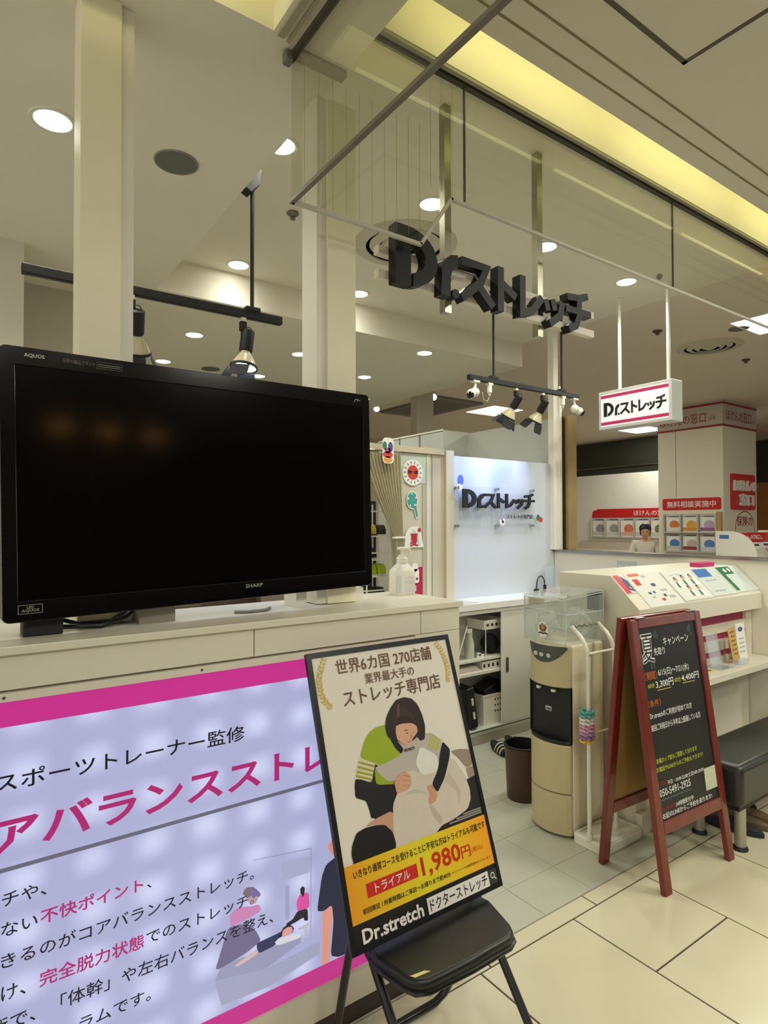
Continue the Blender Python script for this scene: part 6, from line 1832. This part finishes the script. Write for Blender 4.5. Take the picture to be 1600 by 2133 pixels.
brochures('brochure_rack', 'brochure rack with six booklets on the left face of the pillar', PS3, -5.135, -4.36, 1.14, 1.70, 3, 2,
          (((214, 128, 60), (226, 220, 210)), ((226, 170, 70), (220, 150, 60)), ((190, 168, 196), (150, 100, 156)), ((70, 124, 190), (206, 200, 190)), ((196, 182, 172), (150, 62, 60)), ((96, 132, 196), (210, 214, 222))),
          labels=('booklet with orange cover picture on the pillar rack', 'booklet with yellow cover picture on the pillar rack', 'booklet with purple band on the pillar rack', 'booklet with blue top at lower left of the pillar rack', 'booklet with dark red band on the pillar rack', 'booklet with blue landscape at lower right of the pillar rack'), grp='booklets on the pillar rack')
t = tag(MB().prism(RC(-4.348, 1.14, -4.285, 1.73), PS3, 0.001, 0.05).build('rack_side_board', mat('board_tan', (186, 146, 96), 0.6)), 'tan board at the right side of the pillar rack', 'board')
WS = SIDE(11.3)
t = thing('header_sign', 'red header strip with white characters above the wall brochure rack', 'sign', (11.29, 7.4, 1.68))
MB().prism([(-8.19, 1.685), (-6.2, 1.685), (-6.2, 1.868), (-8.02, 1.868), (-8.16, 1.82)], WS, 0.0, 0.012).build('plate', SRED, t)
txt('ほけんの窓口', WS, -7.19, 1.72, -6.44, 1.83, WH2, t, 0.014, bold=0.012)
brochures('brochure_rack', 'long brochure rack on the white wall behind the seated clerk', WS, -8.18, -6.16, 1.265, 1.684, 6, 1,
          (((150, 150, 152), (206, 204, 200)), ((160, 156, 150), (216, 212, 208)), ((220, 120, 90), (226, 180, 170)), ((190, 110, 100), (206, 196, 190)), ((110, 130, 84), (204, 206, 190)), ((100, 130, 96), (210, 212, 200))), depth=0.06,
          labels=('grey booklet at the left end of the wall rack', 'pale grey booklet second from left on the wall rack', 'booklet with orange-pink cover third on the wall rack', 'booklet with red-brown cover fourth on the wall rack', 'booklet with green picture fifth on the wall rack', 'green booklet at the right end of the wall rack'), grp='booklets on the wall rack')
ds = thing('consulting_desk', 'pale desk along the white wall of the insurance shop', 'desk', (10.9, 7.4, 0))
MB().box(10.60, 11.27, 6.50, 8.48, 0.99, 1.02).build('desk_top', mat('desk_pale', (206, 196, 180), 0.5), ds, bevel=0.003)
MB().box(11.23, 11.27, 6.50, 8.48, 1.02, 1.17).build('back_board', mat('desk_pale', (206, 196, 180), 0.5), ds)
for y in (6.52, 8.42):
    MB().box(10.62, 11.25, y, y + 0.04, 0, 0.99).build('side_panel', mat('desk_pale', (206, 196, 180), 0.5), ds)

# brochure stand with curved side, nearer to the partition
cd_ = thing('curved_display', 'white brochure stand with curved side panel and red header behind the partition', 'brochure stand', (8.0, 3.5, 0))
DPROF = [(3.70, 0.0), (3.70, 1.476)] + [(3.70 - 0.16 - 0.30 * sin(radians(a)) ** 1.0, 1.476 - 0.30 * (1 - cos(radians(a)))) for a in range(0, 91, 10)] + [(3.24, 0.95), (3.24, 0.0)]
Q0 = frame((7.5, 0, 0), (0, 1, 0), (0, 0, 1))
MB().prism(DPROF, Q0, 0.0, 0.025).build('side_panel', WHITEM, cd_)
MB().prism(DPROF, Q0, 1.10, 1.125).build('side_panel', WHITEM, cd_)
IN = [(p[0] + 0.03, p[1] - 0.03) if 1 < i < len(DPROF) - 1 else p for i, p in enumerate(DPROF)]
MB().prism([(3.69, 0.0), (3.69, 1.45), (3.56, 1.45), (3.34, 1.13), (3.34, 0.0)], Q0, 0.025, 1.10).build('shelf_body', mat('stand_inner', (222, 214, 200), 0.5), cd_)
MB().prism(rrect(-3.655, 1.385, -3.545, 1.430, 0.004), SIDE(7.5), 0.0, 0.002).build('blue_label', mat('label_blue', (70, 120, 176), 0.5), cd_)
CF = frame((7.53, 3.34, 1.13), (1, 0, 0), (0, 0.22, 0.32))
MB().prism(RC(0.0, 0.25, 1.065, 0.385), CF, 0.001, 0.008).build('red_header', SRED, cd_)
txt('ほけんの窓口', CF, 0.16, 0.285, 0.72, 0.355, WH2, cd_, 0.010, bold=0.02)
for k in range(4):
    a = 0.02 + 0.265 * k
    q = thing('brochure', ('cream booklet at the left of the curved stand', 'white booklet second on the curved stand', 'pink booklet third on the curved stand', 'grey booklet at the right of the curved stand')[k], 'brochure', tuple(CF @ Vector((a, 0, 0.01))), group='booklets on the curved stand')
    MB().prism(RC(a, 0.0, a + 0.235, 0.235), CF, 0.010, 0.018).build('booklet', WHITEM, q)
    MB().flat(RC(a + 0.06, 0.185, a + 0.20, 0.215), CF, 0.0186).build('title_print', DARKG, q)
    c = ((206, 204, 160), (216, 210, 196), (206, 140, 136), (180, 180, 176))[k]
    MB().flat(RC(a + 0.01, 0.01, a + 0.225, 0.15), CF, 0.0186).build('cover_picture', mat('curved_cover_%d_%d' % c[:2], c, 0.5, var=0.2, scale=15), q)


# ------------------------------------------------------------------ clerk
def skin_obj(name, pts, edges, m, parent, sub=2):
    me = bpy.data.meshes.new(name)
    me.from_pydata([p[0] for p in pts], edges, [])
    me.materials.append(m)
    o = bpy.data.objects.new(name, me)
    COL.objects.link(o)
    o.parent = parent
    me.skin_vertices or None
    sk = o.modifiers.new('skin', 'SKIN')
    lay = me.skin_vertices[0].data if len(me.skin_vertices) else None
    if lay is None:
        bm = bmesh.new()
        bm.from_mesh(me)
        bm.verts.layers.skin.verify()
        bm.to_mesh(me)
        bm.free()
        lay = me.skin_vertices[0].data
    for i, p in enumerate(pts):
        r = p[1]
        lay[i].radius = r if isinstance(r, tuple) else (r, r)
        lay[i].use_root = (i == 0)
    s = o.modifiers.new('sub', 'SUBSURF')
    s.levels = s.render_levels = sub
    sk.use_smooth_shade = True
    return o


pe = thing('person', 'clerk with black tied-back hair and white top standing head bowed beyond the partition', 'person', (9.17, 5.64, 0), radians(-58))
P, E_ = [], []


def chain(start, L):
    prev = start
    for co, r in L:
        P.append((co, r))
        i = len(P) - 1
        if prev is not None:
            E_.append((prev, i))
        prev = i
    return prev


pelv = chain(None, [((0, 0, 0.88), (0.14, 0.10))])
chest = chain(pelv, [((0, 0.0, 1.00), (0.115, 0.085)), ((0, -0.01, 1.14), (0.135, 0.092)), ((0, -0.02, 1.235), (0.11, 0.075))])
head = chain(chest, [((0, -0.035, 1.305), (0.045, 0.045)), ((0, -0.07, 1.352), (0.050, 0.055)), ((0, -0.095, 1.395), (0.070, 0.080)), ((0, -0.095, 1.445), (0.078, 0.092)), ((0, -0.075, 1.495), (0.060, 0.070))])
for s_ in (-1, 1):
    w = chain(chest, [((s_ * 0.15, -0.02, 1.245), 0.050), ((s_ * 0.20, -0.05, 1.10), 0.040), ((s_ * 0.20, -0.10, 0.99), 0.036), ((s_ * 0.14, -0.24, 0.965), 0.028), ((s_ * 0.11, -0.31, 0.96), (0.024, 0.018)), ((s_ * 0.10, -0.355, 0.96), (0.032, 0.013))])
    for k, (dx, L_) in enumerate(((-0.024, 0.050), (-0.008, 0.060), (0.008, 0.056), (0.024, 0.044))):
        chain(w, [((s_ * 0.10 + dx, -0.375 - L_ * 0.4, 0.957), 0.0085), ((s_ * 0.10 + dx * 1.1, -0.375 - L_, 0.945), 0.0075)])
    chain(w - 1, [((s_ * 0.085 - s_ * 0.025, -0.335, 0.955), 0.010), ((s_ * 0.085 - s_ * 0.045, -0.365, 0.948), 0.0085)])
    chain(pelv, [((s_ * 0.085, 0, 0.80), 0.085), ((s_ * 0.09, -0.01, 0.47), 0.055), ((s_ * 0.09, 0.02, 0.25), 0.050), ((s_ * 0.09, 0.02, 0.085), 0.034), ((s_ * 0.09, -0.10, 0.035), (0.040, 0.026))])
skin_obj('body', P, E_, SKIN, pe)
TEE = mat('white_tee', (226, 220, 206), 0.8, var=0.04, bump=0.2, bscale=40)
P2, E2 = [], []
P, E_ = P2, E2
a_ = chain(None, [((0, 0, 0.86), (0.155, 0.115))])
a_ = chain(a_, [((0, 0.0, 1.00), (0.140, 0.105)), ((0, -0.01, 1.14), (0.158, 0.110)), ((0, -0.02, 1.240), (0.115, 0.085))])
chain(a_, [((0, -0.03, 1.285), (0.062, 0.060))])
for s_ in (-1, 1):
    chain(a_, [((s_ * 0.155, -0.02, 1.250), 0.064), ((s_ * 0.208, -0.05, 1.10), 0.060), ((s_ * 0.212, -0.06, 1.06), 0.058)])
skin_obj('white_top', P2, E2, TEE, pe)
P, E_ = [], []
a_ = chain(None, [((0, 0, 0.89), (0.150, 0.110))])
for s_ in (-1, 1):
    chain(a_, [((s_ * 0.087, 0, 0.80), 0.098), ((s_ * 0.09, -0.01, 0.47), 0.072), ((s_ * 0.09, 0.02, 0.12), 0.062)])
skin_obj('trousers', P, E_, mat('dark_trousers', (34, 34, 40), 0.8), pe)
hb_ = MB().ball((0, -0.062, 1.482), 0.094, n=22, m=14, sc=(0.98, 1.08, 0.94))
hb_.ball((0, 0.045, 1.435), 0.036, n=14, m=8)
hb_.ball((-0.062, -0.08, 1.425), 0.036, n=12, m=8, sc=(0.6, 1, 1.5)).ball((0.062, -0.08, 1.425), 0.036, n=12, m=8, sc=(0.6, 1, 1.5))
hb_.build('hair', HAIR, pe, local=True, smooth=True)
MB().tube([(0, -0.145, 1.508), (0, -0.10, 1.556), (0, -0.04, 1.566)], 0.002, n=5).build('parting', SKIN, pe, local=True)
MB().ball((0, -0.190, 1.405), 0.014, n=10, m=8, sc=(0.8, 1, 1.3)).build('nose', SKIN, pe, local=True, smooth=True)
for s_ in (-1, 1):
    MB().ball((s_ * 0.030, -0.180, 1.425), 0.012, n=10, m=6, sc=(1, 0.4, 0.35)).build('eye', HAIR, pe, local=True)
    MB().ball((s_ * 0.032, -0.183, 1.443), 0.014, n=10, m=6, sc=(1, 0.3, 0.25)).build('eyebrow', HAIR, pe, local=True)
    MB().ball((s_ * 0.082, -0.085, 1.412), 0.018, n=10, m=8, sc=(0.4, 0.7, 1.2)).build('ear', SKIN, pe, local=True, smooth=True)
MB().ball((0, -0.172, 1.366), 0.016, n=10, m=6, sc=(1, 0.4, 0.3)).build('mouth', mat('lip', (170, 96, 88), 0.5), pe, local=True)
